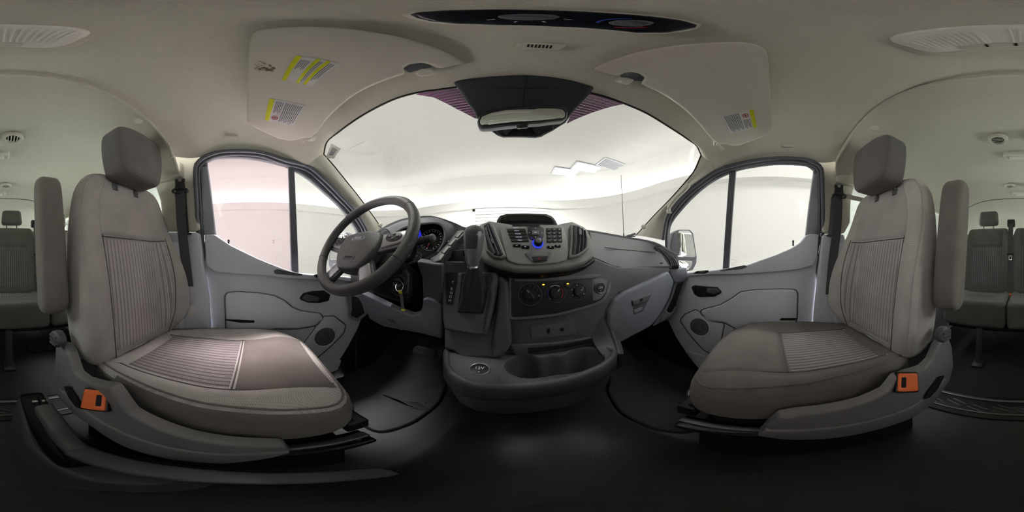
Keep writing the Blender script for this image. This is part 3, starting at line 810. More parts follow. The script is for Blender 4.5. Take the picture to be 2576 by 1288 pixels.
def mesh_cloth(name):
    m = mat(name, (96, 98, 104), .7, var=0); nt = m.node_tree; N = nt.nodes; L = nt.links
    tc = N.new('ShaderNodeTexCoord'); v = N.new('ShaderNodeTexVoronoi'); v.inputs['Scale'].default_value = 420; v.inputs['Randomness'].default_value = .15
    L.new(tc.outputs['Object'], v.inputs['Vector']); rp = N.new('ShaderNodeValToRGB')
    rp.color_ramp.elements[0].position = .25; rp.color_ramp.elements[0].color = lin((40, 41, 45))+(1,); rp.color_ramp.elements[1].position = .4; rp.color_ramp.elements[1].color = lin((104, 106, 112))+(1,)
    L.new(v.outputs[0], rp.inputs[0]); L.new(rp.outputs[0], N['Principled BSDF'].inputs['Base Color']); return m
SPK = mesh_cloth('speaker_mesh')
GREYM2 = mat('grey_lever', (98, 99, 104), .4, var=.02)
door_trim(D1, True); door_trim(D2, False)
gm = PW2.sh(-.008)
mk = [gm.at(1844+9*math.cos(2*PI*k/24), 657+4*math.sin(2*PI*k/24)) for k in range(24)]
gmk = tube('glass_mark', mk, .0005, INK, D2, 4, True)
for yy in (665, 668): tube('mark_line', [gm.at(1838, yy), gm.at(1850, yy-1)], .0004, INK, gmk, 4)
# door pillars with belts
for L in (True, False):
    s = 1 if L else -1
    X = -.735 if L else .815
    p = plX(X)
    if L:
        upx = [(380, 385), (440, 378), (488, 375), (505, 385), (494, 440), (497, 515), (501, 582), (400, 582), (405, 540), (402, 505), (384, 452)]
        low = [(400, 584), (501, 584), (510, 665), (523, 750), (527, 816), (527, 900), (560, 990), (520, 1000), (430, 900), (430, 700)]
        slot = [(440, 430), (456, 429), (456, 462), (441, 463)]
    else:
        upx = [(2180, 392), (2120, 390), (2074, 388), (2060, 395), (2066, 420), (2070, 470), (2070, 520), (2068, 587), (2125, 587), (2140, 560), (2142, 500), (2150, 470)]
        low = [(2125, 589), (2068, 589), (2062, 670), (2050, 790), (2045, 880), (2010, 990), (2060, 1000), (2150, 860), (2150, 700)]
        slot = [(2106, 443), (2120, 443), (2120, 475), (2108, 475)]
    W_ = WALL_L if L else WALL_R
    slab('pillar_upper', p, upx, TRIM, W_, .02, .012, .03)
    slab('pillar_lower', plX(X-s*.004), low, DOORG, W_, .02, .012, .03)
    slab('adjuster_recess', plX(X+s*.001), slot, TRIM, W_, .002, .0005, .003)
    slab('adjuster_slot', plX(X+s*.0006), [(x+(x-(448 if L else 2113))*.18, y+(y-447 if L else y-459)*.08) for x, y in slot], SEAL, W_, .002, .0003, .003)
    ax = (452, 468) if L else (2111, 482)
    a = plX(X+s*.02).at(*ax)
    B = thing('seat_belt', 'black front seat belt hanging on the '+('driver' if L else 'passenger')+' door pillar', 'seat belt', a, 'front seat belts')
    M = frame(a, (s, .25, 0))
    body = [(-.020, -.03), (.020, -.03), (.026, -.01), (.022, .02), (.024, .045), (.012, .047), (.008, .028), (-.008, .028), (-.012, .047), (-.024, .045), (-.022, .02), (-.026, -.01)]
    plate('height_adjuster', fillet(body, .003), M, BLACK, B, .003, .02)
    ring_ = [M @ V((.034*math.cos(t), -.03+.014*math.sin(t), .008)) for t in [2*PI*k/24 for k in range(24)]]
    tube('belt_ring', ring_, .006, BLACK, B, 8, True)
    tube('anchor_bolt', [M @ V((.034, -.03, -.01)), M @ V((.034, -.03, .012))], .010, GREYM2, B, 12)
    if L: path = [(451, 482), (453, 510), (455, 550), (460, 600), (466, 650), (474, 720)]; path2 = [(463, 482), (466, 530), (470, 588)]
    else: path = [(2109, 495), (2108, 530), (2106, 570), (2100, 620), (2094, 670), (2088, 740)]; path2 = [(2098, 495), (2094, 550), (2090, 592)]
    pts = [plX(X+s*(.028-.0*k)).at(*q) for k, q in enumerate(path)]
    ribbon('webbing', cr(pts, 26), (0, 1, 0), .050, .002, RUBBER, B)
    pts = [plX(X+s*.014).at(*q) for q in path2]
    ribbon('webbing', cr(pts, 12), (.4, 1, 0), .03, .002, RUBBER, B)
    # guide slot where the inner run disappears
    plate('belt_guide', rect(.04, .012, .004), frame(pts[-1]-V((s*.006, 0, 0)), (s, 0, 0)), GREYM2, B, .002, .008)
gb = thing('grab_handle', 'beige grab bar on the side wall behind the passenger door pillar', 'handle', PX(2150, 500, .80))
tube('bar', [PX(2130, 492, .78), PX(2142, 497, .775), PX(2170, 503, .77), PX(2200, 506, .77), PX(2210, 506, .80)], .014, TRIM, gb, 12)
# ------------------------------------------------------------------ front seats
def sstep(x): x = min(1, max(0, x)); return x*x*(3-2*x)
def front_seat(left):
    s = 1 if left else -1                         # local +u points to the aisle
    X0 = -.475 if left else .555
    nm = 'driver' if left else 'passenger'
    t = thing('front_seat', f'grey cloth {nm} seat with striped inserts and folded-up armrest' + (', next to the handbrake' if left else ', behind the glove box'), 'seat', (X0, -.1, 0), 'front seats')
    # backrest: v runs up along the leaning back
    o = V((X0, -.405, .85-.41)); lean = V((0, -.085, .77)).normalized(); nb = V((0, .77, .085)).normalized()
    W = lambda u, v, n: o+V((s*u, 0, 0))+lean*v+nb*n
    def tb(u, v):
        side = .105 if u < 0 else .055             # the door-side bolster stands prouder from this seat
        k = sstep((abs(u)-.125)/.10)*side*(sstep((v+.05)/.22)*(1-.85*sstep((v-.25)/.42)))
        return .0+k+.018*math.cos(min(1, abs(v-.22)/.3)*PI/2)-.01*sstep((v-.6)/.2)
    half = [(0, .02), (.15, .0), (.21, .02), (.25, .10), (.262, .20), (.258, .32), (.252, .45), (.238, .57), (.212, .68), (.165, .752), (.10, .778), (.0, .785)]
    hard = [(0, .785), (-.13, .78), (-.205, .755), (-.252, .69), (-.272, .58), (-.276, .45), (-.275, .32), (-.270, .20), (-.25, .10), (-.21, .02), (-.15, .0)]
    out = half[:-1]+hard
    p2 = [V((q.x, q.y)) for q in cr([V((a, b, 0)) for a, b in out], 72, True)]
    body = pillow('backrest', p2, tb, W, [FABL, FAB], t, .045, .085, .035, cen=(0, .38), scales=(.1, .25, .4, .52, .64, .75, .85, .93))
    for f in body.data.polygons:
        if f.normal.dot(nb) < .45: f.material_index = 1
    S = lambda u, v, k: W(u, v, tb(u, v)+k)
    bend = lambda u, v: (u*(1+.12*(v-.1)/.4), v)
    zone('back_insert', -.168, .128, .06, .475, S, STRV, t, 22, 26, .003, shape=bend)
    zone('back_panel', -.185, .156, .485, .765, S, FAB, t, 20, 18, .003, shape=lambda u, v: (u*(1-.35*sstep((v-.55)/.25)), v-.012*(u/.142)**2*sstep((v-.6)/.15)))
    seamA = [S(u*(1+.12*(v-.1)/.4), v, .001) for sg in (1,) for u, v in [(.133, .03+.46*k/24) for k in range(25)]]
    tube('seam', seamA, .0022, FABD, t, 6)
    tube('seam', [S(-.173*(1+.12*(v-.1)/.4), v, .001) for v in [.03+.46*k/24 for k in range(25)]], .0022, FABD, t, 6)
    tube('seam', [S(-.185+.338*k/20, .48, .003) for k in range(21)], .0025, FABD, t, 6)
    rim = inset(ccw(p2), .018)
    tube('piping', [W(q.x, q.y, tb(*inset(ccw(p2), .018)[i])-.012) for i, q in enumerate(rim)], .0036, FAB, t, 6, True)
    # headrest on two posts
    ho = W(.004, .716, .042)
    hl = V((0, -.03, 1)).normalized(); hn = V((0, 1, .06)).normalized()
    Wh = lambda u, v, n: ho+V((s*u, 0, 0))+hl*v+hn*n
    hh = [(0, -.004), (.06, -.004), (.098, .004), (.114, .03), (.126, .10), (.128, .18), (.120, .232), (.09, .252), (.05, .258), (0, .259)]
    hp = [V((q.x, q.y)) for q in cr([V((a, b, 0)) for a, b in hh+[(-u, v) for u, v in hh[-2:0:-1]]], 56, True)]
    pillow('headrest', hp, lambda u, v: .075-.7*u*u-.5*(v-.12)**2, Wh, FABH, t, .024, .055, .035, cen=(0, .125))
    hr = inset(ccw(hp), .007)
    tube('piping', [Wh(q.x, q.y, .075-.7*q.x**2-.5*(q.y-.12)**2-.010) for q in hr], .0032, FABD, t, 6, True)
    for u in (-.06, .06):
        tube('headrest_post', [Wh(u, -.05, -.062), Wh(u, .04, -.03)], .008, STEEL, t, 8)
        lathe('post_collar', [(.0, .012), (.014, .01), (.017, 0), (.017, -.02)], frame(Wh(u, -.014, -.05), hl, (0, 1, 0)), GREYM2, t, 14)
    # cushion: v runs forward
    oc = V((X0, 0, .85-.36))
    Wc = lambda u, v, n: oc+V((s*u, v, n))
    def tc(u, v):
        k = .034*sstep((abs(u)-.15)/.07)*sstep((.14-v)/.2)
        return k+.022*sstep((v+.1)/.25)-.035*sstep((v-.06)/.14)-.018*sstep((-v-.15)/.25)
    ch = [(0, -.43), (.17, -.43), (.205, -.39), (.222, -.28), (.235, -.15), (.246, 0), (.25, .08), (.238, .145), (.19, .19), (.11, .207), (0, .212)]
    cp = [V((q.x, q.y)) for q in cr([V((a, b, 0)) for a, b in ch+[(-u, v) for u, v in ch[-2:0:-1]]], 72, True)]
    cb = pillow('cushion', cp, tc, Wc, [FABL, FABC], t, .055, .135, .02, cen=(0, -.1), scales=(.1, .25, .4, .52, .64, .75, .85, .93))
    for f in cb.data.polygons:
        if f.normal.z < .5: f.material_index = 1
    Sc = lambda u, v, k: Wc(u, v, tc(u, v)+k)
    zone('cushion_insert', -.14, .14, -.34, -.055, Sc, STRC, t, 22, 16, .003)
    zone('cushion_panel', -.147, .147, -.045, .17, Sc, FABC, t, 18, 14, .003, shape=lambda u, v: (u*(1+.1*sstep((v+.05)/.2)), v))
    for sg in (-1, 1):
        tube('seam', [Sc(sg*.146, -.36+.53*k/28, .001) for k in range(29)], .0022, FABD, t, 6)
    tube('seam', [Sc(-.148+.296*k/16, -.05, .003) for k in range(17)], .0025, FABD, t, 6)
    rim = inset(ccw(cp), .018)
    tube('piping', [Wc(q.x, q.y, tc(q.x, q.y)-.012) for q in rim], .0032, FABC, t, 6, True)
    # armrest folded up beside the backrest
    ua = .312
    A = lambda u, v, n: o+V((s*(ua+n), 0, 0))+lean*(v+.25)+nb*(u-.062+.05*(.22-v))
    ah = [(-.05, .03), (-.045, 0), (-.01, -.02), (.03, -.008), (.05, .03), (.055, .2), (.052, .40), (.035, .455), (0, .465), (-.03, .455), (-.048, .40), (-.055, .2)]
    ap = [V((q.x, q.y)) for q in cr([V((a, b, 0)) for a, b in ah], 48, True)]
    pillow('armrest', ap, lambda u, v: .042, A, FABC, t, .024, .042, .024, cen=(0, .22))
    tube('piping', [A(q.x, q.y, .031) for q in inset(ccw(ap), .008)], .003, FABD, t, 6, True)
    lathe('armrest_pivot', [(0, .008), (.024, .006), (.03, -.02), (.03, -.05)], frame(A(.0, .02, -.035), V((-s, 0, 0))), GREYM2, t, 20)
    # recliner knob
    kp = A(.0, -.11, -.01)
    Mk = frame(kp, V((s, .2, 0)))
    prof = [(0, .016), (.024, .016), (.030, .010), (.031, -.004), (.028, -.014), (.0, -.014)]
    kn = lathe('recline_knob', prof, Mk, GREYM2, t, 24)
    for k in range(3): rbox('knob_grip', (.036, .008, .008), Mk @ T(0, -.015+k*.015, .017), GREYM2, kn, .002)
    # plastic side trim towards the aisle
    px = plX(X0+s*.29)
    if left:
        tr = [(138, 872), (148, 864), (160, 866), (172, 890), (186, 938), (205, 955), (240, 968), (275, 975), (292, 1000), (320, 1040), (380, 1072), (470, 1103), (570, 1120), (660, 1125), (720, 1125), (735, 1140), (690, 1150), (560, 1164), (430, 1153), (320, 1122), (236, 1073), (180, 1030), (142, 990), (136, 930)]
        lip = [(138, 988), (146, 978), (166, 990), (205, 1028), (250, 1060), (330, 1100), (430, 1130), (560, 1146), (690, 1140), (735, 1140), (690, 1152), (560, 1168), (430, 1157), (318, 1127), (236, 1078), (178, 1034)]
        bk = (237, 1006); rot = -.62
        slot = [(160, 972), (175, 972), (195, 1005), (205, 1030), (190, 1024), (172, 1000)]
    else:
        tr = [(2397, 872), (2390, 852), (2378, 846), (2362, 870), (2348, 905), (2330, 925), (2295, 938), (2262, 950), (2235, 985), (2180, 1012), (2080, 1036), (2010, 1044), (1960, 1052), (1930, 1075), (1905, 1098), (1990, 1104), (2090, 1100), (2200, 1080), (2290, 1050), (2345, 1012), (2390, 960), (2400, 920)]
        lip = [(2390, 955), (2380, 952), (2350, 985), (2300, 1022), (2200, 1058), (2090, 1078), (1990, 1084), (1925, 1084), (1905, 1098), (1990, 1108), (2090, 1104), (2200, 1084), (2292, 1054), (2348, 1016)]
        bk = (2284, 962); rot = .55
        slot = [(2376, 945), (2362, 948), (2335, 985), (2325, 1005), (2340, 1000), (2360, 978)]
    slab('side_trim', px, tr, SEATP, t, .012, .012, .03)
    slab('trim_lip', px.sh(.006), lip, SEATP, t, .006, .006, .02)
    slab('trim_slot', px.sh(.0075), slot, MATTE, t, .004, .0005, .002)
    # buckle
    q = px.sh(.015).at(*bk)
    Mb = frame(q, V((s*.75, .25, .62)), V((0, -.55 , .83))) @ Matrix.Rotation(s*-.25, 4, 'Z')
    plate('belt_buckle', rect(.060, .070, .008), Mb, BLACK, t, .006, .05)
    bb = plate('buckle_button', rect(.051, .060, .006), Mb @ T(0, 0, .004), ORANGE, t, .003, .006)
    plate('buckle_slot', rect(.012, .034, .003), Mb @ T(s*.012, 0, .0046), MATTE, bb, .0005, .002)
    # pedestal and rails
    rbox('pedestal', (.50, .52, .28), T(X0, -.12, .14), MATTE, t, .01)
    for sg in (-1, 1):
        xr = X0+s*sg*.252
        rbox('seat_rail', (.055, .60, .022), T(xr, -.12, .285), GLOSS, t, .004)
        rbox('rail_channel', (.022, .60, .012), T(xr, -.12, .301), STEEL, t, .003)
        lathe('rail_bolt', [(0, .010), (.008, .010), (.008, .004), (.014, .003), (.014, 0)], T(xr, .155, .297), STEEL, t, 6)
    rbox('seat_pan', (.44, .50, .03), T(X0, -.07, .345), MATTE, t, .008)
    rbox('front_bracket', (.46, .05, .05), T(X0, .18, .325), BLACK, t, .006)
    tube('adjust_bar', cr([V((X0-.15, .12, .33)), V((X0-.15, .215, .335)), V((X0+.15, .215, .335)), V((X0+.15, .12, .33))], 30), .007, STEEL, t, 8)
    return t
SEATP = mat('seat_side_plastic', (132, 129, 133), .5, bump=.15, scale=900, var=.05)
front_seat(True); front_seat(False)
# ------------------------------------------------------------------ handbrake beside the driver seat
hb = thing('handbrake', 'long black handbrake lever in its box between the front seats', 'handbrake', (-.12, -.36, 0))
def hbx(x, y, z): return V((x, y, z))
base = [V((-.195, -.63)), V((-.05, -.63)), V((-.035, -.30)), V((-.06, -.12)), V((-.10, -.05)), V((-.195, -.05))]
q = fillet(base, .05, 6)
R = []
for z, d in ((0, -.012), (.01, -.008), (.06, .004), (.12, .014), (.14, .02), (.147, .03)): 
    R.append([V((p.x, p.y, z*(1-.62*sstep((p.y+.35)/.28)))) for p in inset(ccw(q), d)])
CONSH = mat('handbrake_plastic', (100, 98, 101), .4, bump=.2, scale=900, var=.06)
link('brake_box', rings_mesh(R), CONSH, hb)
# recess rim and lever
rbox('brake_slot', (.085, .42, .004), T(-.115, -.39, .148), MATTE, hb, .02)
lv = [PX(112, 1030, -.118), PX(135, 1062, -.118), PX(190, 1128, -.122), PX(300, 1168, -.122), PX(450, 1192, -.121), PX(600, 1203, -.12), PX(760, 1203, -.12), PX(880, 1196, -.12), PX(960, 1189, -.12)]
L_ = cr(lv, 50)
def oval(name, pts, wid, hgt, m, parent):
    R = []
    for i, p in enumerate(pts):
        k = i/(len(pts)-1); wv = wid(k) if callable(wid) else wid; hv_ = hgt(k) if callable(hgt) else hgt
        t_ = (pts[min(i+1, len(pts)-1)]-pts[max(i-1, 0)]).normalized(); sd = V((1, 0, 0)); up = t_.cross(sd).normalized()
        if up.z < 0: up = -up
        R.append([p+sd*(wv*math.copysign(abs(math.cos(a))**.6, math.cos(a)))+up*(hv_*math.copysign(abs(math.sin(a))**.6, math.sin(a))) for a in [2*PI*j/16 for j in range(16)]])
    me = rings_mesh(R); bm = bmesh.new(); bm.from_mesh(me); bmesh.ops.recalc_face_normals(bm, faces=bm.faces); bm.to_mesh(me); bm.free()
    return link(name, me, m, parent, ang=60)
n1 = 17
oval('lever_cover', L_[:n1+1], lambda k: .028-.004*k, lambda k: .030-.010*k, CONSH, hb)
BLACKS = mat('satin_black_grip', (104, 102, 108), .28, var=.03)
oval('lever_grip', L_[n1:], lambda k: .027-.009*k, lambda k: .017-.004*k, BLACKS, hb)
d_ = (L_[-1]-L_[-3]).normalized()
tube('release_button', [L_[-1]-d_*.004, L_[-1]+d_*.012, L_[-1]+d_*.016], [.009, .009, .006], GREYM2, hb, 12)
for (x, y) in ((88, 1010), (112, 1008)):
    rbox('wire_clip', (.02, .012, .006), T(*PZ(x, y, -.695)), PAPER, hb, .002)
# ------------------------------------------------------------------ dashboard
WF = struct(rbox('wall_front', (1.66, .04, 1.0), T(CX, 1.02, .42), MATTE, None, .005), 'black bulkhead behind the dashboard')
for s in (-1, 1): rbox('footwell_side', (.03, 1.7, .42), T(CX+s*.865, .30, .16), BLACK, WF, .01); rbox('cowl_side', (.03, .55, .80), T(CX+s*.845, .83, .45), BLACK, WF, .01)
DB = thing('dashboard', 'charcoal and grey dashboard running across under the windshield', 'dashboard', (CX, .6, 0))
A_ = [PX(915, 640, -.79), PY(940, 597, .60), PY(966, 575, .62), PY(1010, 556, .635), PY(1056, 549, .65), PY(1090, 549, .66), PY(1137, 564, .68), PY(1168, 577, .70), PY(1215, 580, .72), PY(1300, 574, .74), PY(1400, 574, .74), PY(1486, 584, .74), PY(1568, 598, .72), PY(1627, 608, .67), PY(1655, 616, .62), PX(1700, 640, .85)]
B1 = [p+V((0, .012, .004)) for p in A_]
B2 = [V((p.x, p.y+.16, p.z-.02)) for p in A_]
B3 = [V((p.x, 1.14-.35*(p.x-CX)**2, .85+.085)) for p in A_]
surf('top_pad', [A_, B1, B2, B3], DASH, DB, 60, 14, .01)
surf('pad_skirt', [[p+V((0, .004, -.10)) for p in A_], A_], DASH, DB, 60, 4, .01, smooth=False)
# passenger airbag panel
T_ = [PY(1484, 584, .735), PY(1568, 599, .715), PY(1627, 609, .665), PY(1652, 619, .61)]
M_ = [PY(1490, 616, .64), PY(1560, 634, .625), PY(1620, 641, .59), PY(1668, 645, .55)]
L2 = [PY(1493, 648, .585), PY(1557, 672, .565), PY(1620, 672, .545), PY(1684, 671, .51)]
ab = surf('airbag_panel', [T_, M_, L2], DASH, DB, 30, 20, .006)
tube('seam', cr(L2, 30), .002, MATTE, DB, 6)
cre = [PY(1521, 622, .625), PY(1560, 627, .64), PY(1605, 631, .62), PY(1648, 634, .577)]
tube('crease', [p-V((0, .003, 0)) for p in cr(cre, 24)], .003, DASH, DB, 6)
plate('airbag_mark', rect(.018, .007, .001), frame(PY(1664, 662, .515), (-.3, -1, .3)), MATTE, DB, .0003, .001)
# main face of the dash
dp = plane3((.1, .592, .85), (.8, .51, .85), (.1, .592, .60))
slab('face_panel', dp, [(1090, 640), (1215, 650), (1254, 667), (1300, 678), (1370, 680), (1430, 672), (1475, 658), (1493, 648), (1524, 662), (1557, 673), (1620, 672), (1684, 671), (1686, 683), (1613, 716), (1557, 736), (1545, 755), (1533, 790), (1520, 860), (1290, 880), (1250, 720), (1105, 700)], DASH, DB, .01, .006, .04)
# glove box
gp = dp.sh(.022)
gb_ = [(1684, 683), (1697, 708), (1686, 748), (1668, 783), (1654, 804), (1638, 822), (1595, 845), (1552, 868), (1541, 845), (1531, 812), (1533, 785), (1548, 754), (1571, 736), (1613, 716), (1650, 699)]
gl_ = slab('glove_box_lid', gp, gb_, DASHL, DB, .015, .012, .04)
slab('latch_recess', gp.sh(.0008), [(1591, 757), (1640, 737), (1617, 783), (1594, 792)], SEAL, gl_, .006, .0006, .002)
slab('latch_handle', gp.sh(.008), [(1592, 756), (1639, 738), (1626, 759), (1594, 769)], DASH, gl_, .004, .003, .008)
lathe('lock', [(0, .002), (.006, .002), (.007, 0), (.007, -.003)], gp.sh(.009).frame(1614, 754), MATTE, gl_, 16)
slab('latch_scoop', gp.sh(.003), [(1595, 780), (1618, 772), (1615, 781), (1596, 789)], DASHL, gl_, .003, .002, .004)
# dash end on the passenger side, with its door pocket
ep = plane3((.72, .53, .85), (.86, .44, .85), (.72, .54, .6))
slab('end_cap', ep, [(1682, 676), (1708, 676), (1727, 674), (1732, 697), (1722, 707), (1700, 713), (1696, 709)], DASHL, DB, .006, .006, .03)
slab('end_pocket_shell', ep.sh(-.006), [(1697, 708), (1731, 698), (1724, 720), (1708, 756), (1703, 768), (1707, 776), (1684, 803), (1640, 823), (1654, 804), (1668, 783), (1686, 748)], DASHL, DB, .006, .008, .03)
slab('end_pocket', ep.sh(-.0045), [(1703, 714), (1721, 708), (1703, 757), (1701, 768), (1690, 786), (1682, 787), (1677, 781), (1692, 750)], BLACK, DB, .006, .001, .003)
slab('pocket_lip', ep.sh(.004), [(1676, 783), (1683, 788), (1690, 787), (1701, 770), (1706, 776), (1688, 797), (1660, 812), (1664, 800)], DASHL, DB, .004, .006, .02)
# side vent on the passenger end
vp = plane3(PY(1650, 620, .60), PY(1707, 668, .48), PY(1688, 674, .51))
slab('side_vent', vp.sh(.004), [(1645, 618), (1660, 616), (1688, 637), (1709, 664), (1708, 674), (1686, 676), (1672, 648)], BLACK, DB, .006, .004, .02)
for k in range(4):
    f = .18+.2*k
    p0 = V((1653, 620)).lerp(V((1692, 674)), 0); 
    pts = [vp.sh(.008).at(1650+10*f+(x), 620+y) for x, y in ((4-3*f, 2), (16+6*f*.6, 16-2*f), (30+10*f, 34-4*f), (36+14*f*1.0, 50-3*f))]
    tube('vent_slat', cr(pts, 12), .0035, SEAL, DB, 6)
slab('vent_frame', vp.sh(.006), [(1645, 618), (1649, 617), (1676, 647), (1690, 674), (1685, 676), (1671, 650)], DASH, DB, .003, .003, .01)
# knee panel and dash end on the driver side
kp_ = plane3((-.55, .50, .70), (-.2, .56, .70), (-.4, .60, .45))
kn_ = slab('knee_panel', kp_, [(905, 735), (923, 743), (954, 758), (997, 780), (1038, 795), (1054, 790), (1063, 771), (1063, 754), (1075, 750), (1092, 756), (1112, 772), (1112, 853), (1060, 840), (1013, 831), (966, 823), (929, 803), (918, 775)], DASHL, DB, .006, .008, .03)
slab('column_surround', kp_.sh(-.012), [(1046, 655), (1085, 662), (1114, 664), (1114, 790), (1060, 790), (1064, 745), (1062, 700)], DASH, DB, .012, .008, .03)
fz = slab('fuse_cover', kp_.sh(.002), [(962, 793), (991, 800), (1014, 832), (976, 821)], DASHL, DB, .003, .002, .004)
slab('cover_pull', kp_.sh(.0026), [(972, 801), (989, 804), (995, 814), (982, 811)], SEAL, fz, .002, .0005, .002)
slab('pull_lip', kp_.sh(.005), [(982, 807), (994, 810), (996, 815), (985, 812)], GREYM2, fz, .002, .001, .003)
lp_ = plane3((-.80, .42, .80), (-.62, .50, .80), (-.72, .50, .5))
slab('end_pocket_shell', lp_, [(880, 730), (899, 738), (918, 732), (924, 745), (922, 793), (899, 810), (876, 798), (879, 778), (870, 745)], DASHL, DB, .008, .008, .03)
slab('end_pocket', lp_.sh(.001), [(884, 744), (901, 748), (911, 765), (917, 787), (898, 801), (882, 794), (885, 778)], BLACK, DB, .006, .001, .003)
slab('end_cap', lp_.sh(-.02), [(890, 640), (925, 640), (960, 690), (940, 745), (880, 745), (880, 690)], DASH, DB, .01, .01, .05)
# ---- instrument cluster
ic = thing('instrument_cluster', 'black instrument cluster with white ticks and blue display under its hood', 'instrument cluster', PY(1060, 610, .62))
icp = plane3(PY(1000, 600, .60), PY(1120, 590, .64), PY(1060, 650, .585))
slab('housing', icp, [(960, 580), (1000, 566), (1056, 558), (1095, 556), (1122, 566), (1128, 590), (1118, 625), (1098, 645), (1060, 662), (1010, 668), (960, 640)], BLACK, ic, .02, .01, .05)
slab('dial_face', icp.sh(.002), [(985, 590), (1020, 572), (1060, 566), (1092, 562), (1112, 570), (1116, 592), (1108, 616), (1094, 634), (1064, 648), (1040, 655), (990, 640)], GLOSS, ic, .015, .001, .002)
DISP = mat('blue_display', (16, 18, 60), .3, var=0, emit=(40, 50, 220), estr=.55)
slab('display', icp.sh(.003), [(1036, 580), (1056, 576), (1061, 592), (1054, 618), (1040, 626), (1030, 610)], DISP, ic, .006, .0005, .001)
def dial(cx, cy, r, a0, a1, n, parent):
    M = icp.sh(.0035).frame(cx, cy)
    lathe('dial_ring', [(r*.97, 0), (r*.97, .002), (r, .002), (r, 0)], M, SEAL, parent, 40)
    for k in range(n):
        a = math.radians(a0+(a1-a0)*k/(n-1))
        big = k % 2 == 0
        rbox('dial_tick', (r*(.16 if big else .09), r*.035, .0008), M @ Matrix.Rotation(a, 4, 'Z') @ T(r*.84, 0, .001), WHITE, parent, .0002)
    rbox('needle', (r*.7, r*.05, .002), M @ Matrix.Rotation(math.radians(a0+4), 4, 'Z') @ T(r*.35, 0, .004), REDP, parent, .0004)
    lathe('needle_hub', [(0, .006), (r*.14, .005), (r*.16, 0)], M, BLACK, parent, 16)
dial(1085, 603, .052, 250, -70, 19, ic); dial(1003, 612, .052, 250, -70, 19, ic); dial(1050, 645, .020, 200, -20, 9, ic)
hood = [PY(985, 590, .585), PY(1020, 571, .59), PY(1060, 563, .59), PY(1092, 560, .595), PY(1112, 566, .60), PY(1120, 585, .605), PY(1116, 612, .60), PY(1102, 634, .59)]
tube('hood_lip', cr(hood, 40), .006, DASH, ic, 8)
surf('hood', [cr(hood, 30), [p.lerp(q, .5)+V((0, 0, .012)) for p, q in zip(cr(hood, 30), cr([A_[2], A_[3], A_[4], A_[5], A_[6], A_[6]+V((.01, 0, -.04)), A_[6]+V((.0, 0, -.08))], 30))], cr([A_[2], A_[3], A_[4], A_[5], A_[6], A_[6]+V((.01, 0, -.04)), A_[6]+V((.0, 0, -.08))], 30)], DASH, ic, 40, 10, .006)
# switch strip between cluster and shifter
STRIPM = mat('strip_plastic', (74, 74, 77), .4, bump=.1, scale=900, var=.04)
sp = plane3(PY(1090, 648, .55), PY(1160, 580, .63), PY(1150, 600, .60))
slab('switch_strip', sp, [(1080, 650), (1098, 640), (1122, 615), (1150, 580), (1166, 577), (1168, 590), (1150, 605), (1128, 630), (1108, 655), (1088, 662)], STRIPM, DB, .004, .004, .03)
for k, q in enumerate((((1142, 594), (1155, 581), (1165, 582), (1151, 598)), ((1124, 614), (1139, 598), (1149, 601), (1133, 618)), ((1108, 633), (1121, 618), (1131, 621), (1117, 638)))):
    b = slab('switch', sp.sh(.004), q, STRIPM, DB, .003, .002, .006)
slab('switch_mark', sp.sh(.0045), [(1125, 607), (1128, 604), (1131, 606), (1128, 609)], INK, DB, .001, .0003, .001)
# open tray beside the shifter
slab('open_tray', plY(.582), [(1118, 660), (1133, 632), (1164, 630), (1164, 660)], MATTE, DB, .004, .001, .01)
tube('tray_lip', [PY(1116, 662, .578), PY(1132, 631, .60), PY(1166, 629, .60)], .003, DASH, DB, 6)
rbox('tray_shelf', (.075, .03, .006), T(*PY(1142, 660, .575)), DASH, DB, .002)
# ---- steering column and wheel
SC = thing('steering_column', 'black steering column shroud with stalk and ignition lock', 'steering column', PX(1010, 720, -.38))
wc = V((-.422, .318, .906)); wt, ww = .583, .128
wa = V((math.cos(ww), math.sin(ww), 0)); wb = V((-math.sin(wt)*math.sin(ww), math.sin(wt)*math.cos(ww), math.cos(wt))); wn = wa.cross(wb)
ctop = wc-wn*.05; cend = wc-wn*.42
def colsec(c, hw_, hh, n=24): return [c+wa*(hw_*math.copysign(abs(math.cos(t))**.6, math.cos(t)))+wb*(hh*math.copysign(abs(math.sin(t))**.6, math.sin(t))) for t in [2*PI*k/n for k in range(n)]]
R = [colsec(ctop, .05, .045), colsec(ctop-wn*.02-wb*.01, .075, .065), colsec(ctop-wn*.08-wb*.02, .085, .08), colsec(ctop-wn*.18-wb*.03, .08, .08), colsec(cend, .07, .07)]
me = rings_mesh(R); bm = bmesh.new(); bm.from_mesh(me); bmesh.ops.recalc_face_normals(bm, faces=bm.faces); bm.to_mesh(me); bm.free()
link('shroud', me, BLACK, SC, ang=60)
slab('shroud_seam', plane3(PY(985, 690, .41), PY(1030, 660, .45), PY(1005, 740, .40)), [(984, 700), (1000, 688), (1020, 672), (1030, 690), (1028, 740), (1000, 745), (975, 730)], BLACK, SC, .01, .006, .06)
ig = plane3(PY(985, 690, .40), PY(1030, 660, .44), PY(1005, 740, .39)).frame(1000, 713)
lathe('lock_collar', [(.016, .006), (.024, .008), (.030, .003), (.031, -.02), (.016, -.02)], ig, MATTE, SC, 30)
lathe('lock_barrel', [(0, .005), (.0145, .005), (.016, .003), (.016, -.02)], ig, GREYM2, SC, 24)
stalk = [PY(1022, 656, .455), PY(1034, 649, .445), PY(1043, 634, .435), PY(1045, 617, .43), PY(1054, 607, .428), PY(1072, 603, .425), PY(1090, 598, .42)]
tube('wiper_stalk', cr(stalk, 30), [.011]*6+[.008]*6+[.008]*5+[.012]*13, BLACK, SC, 14)
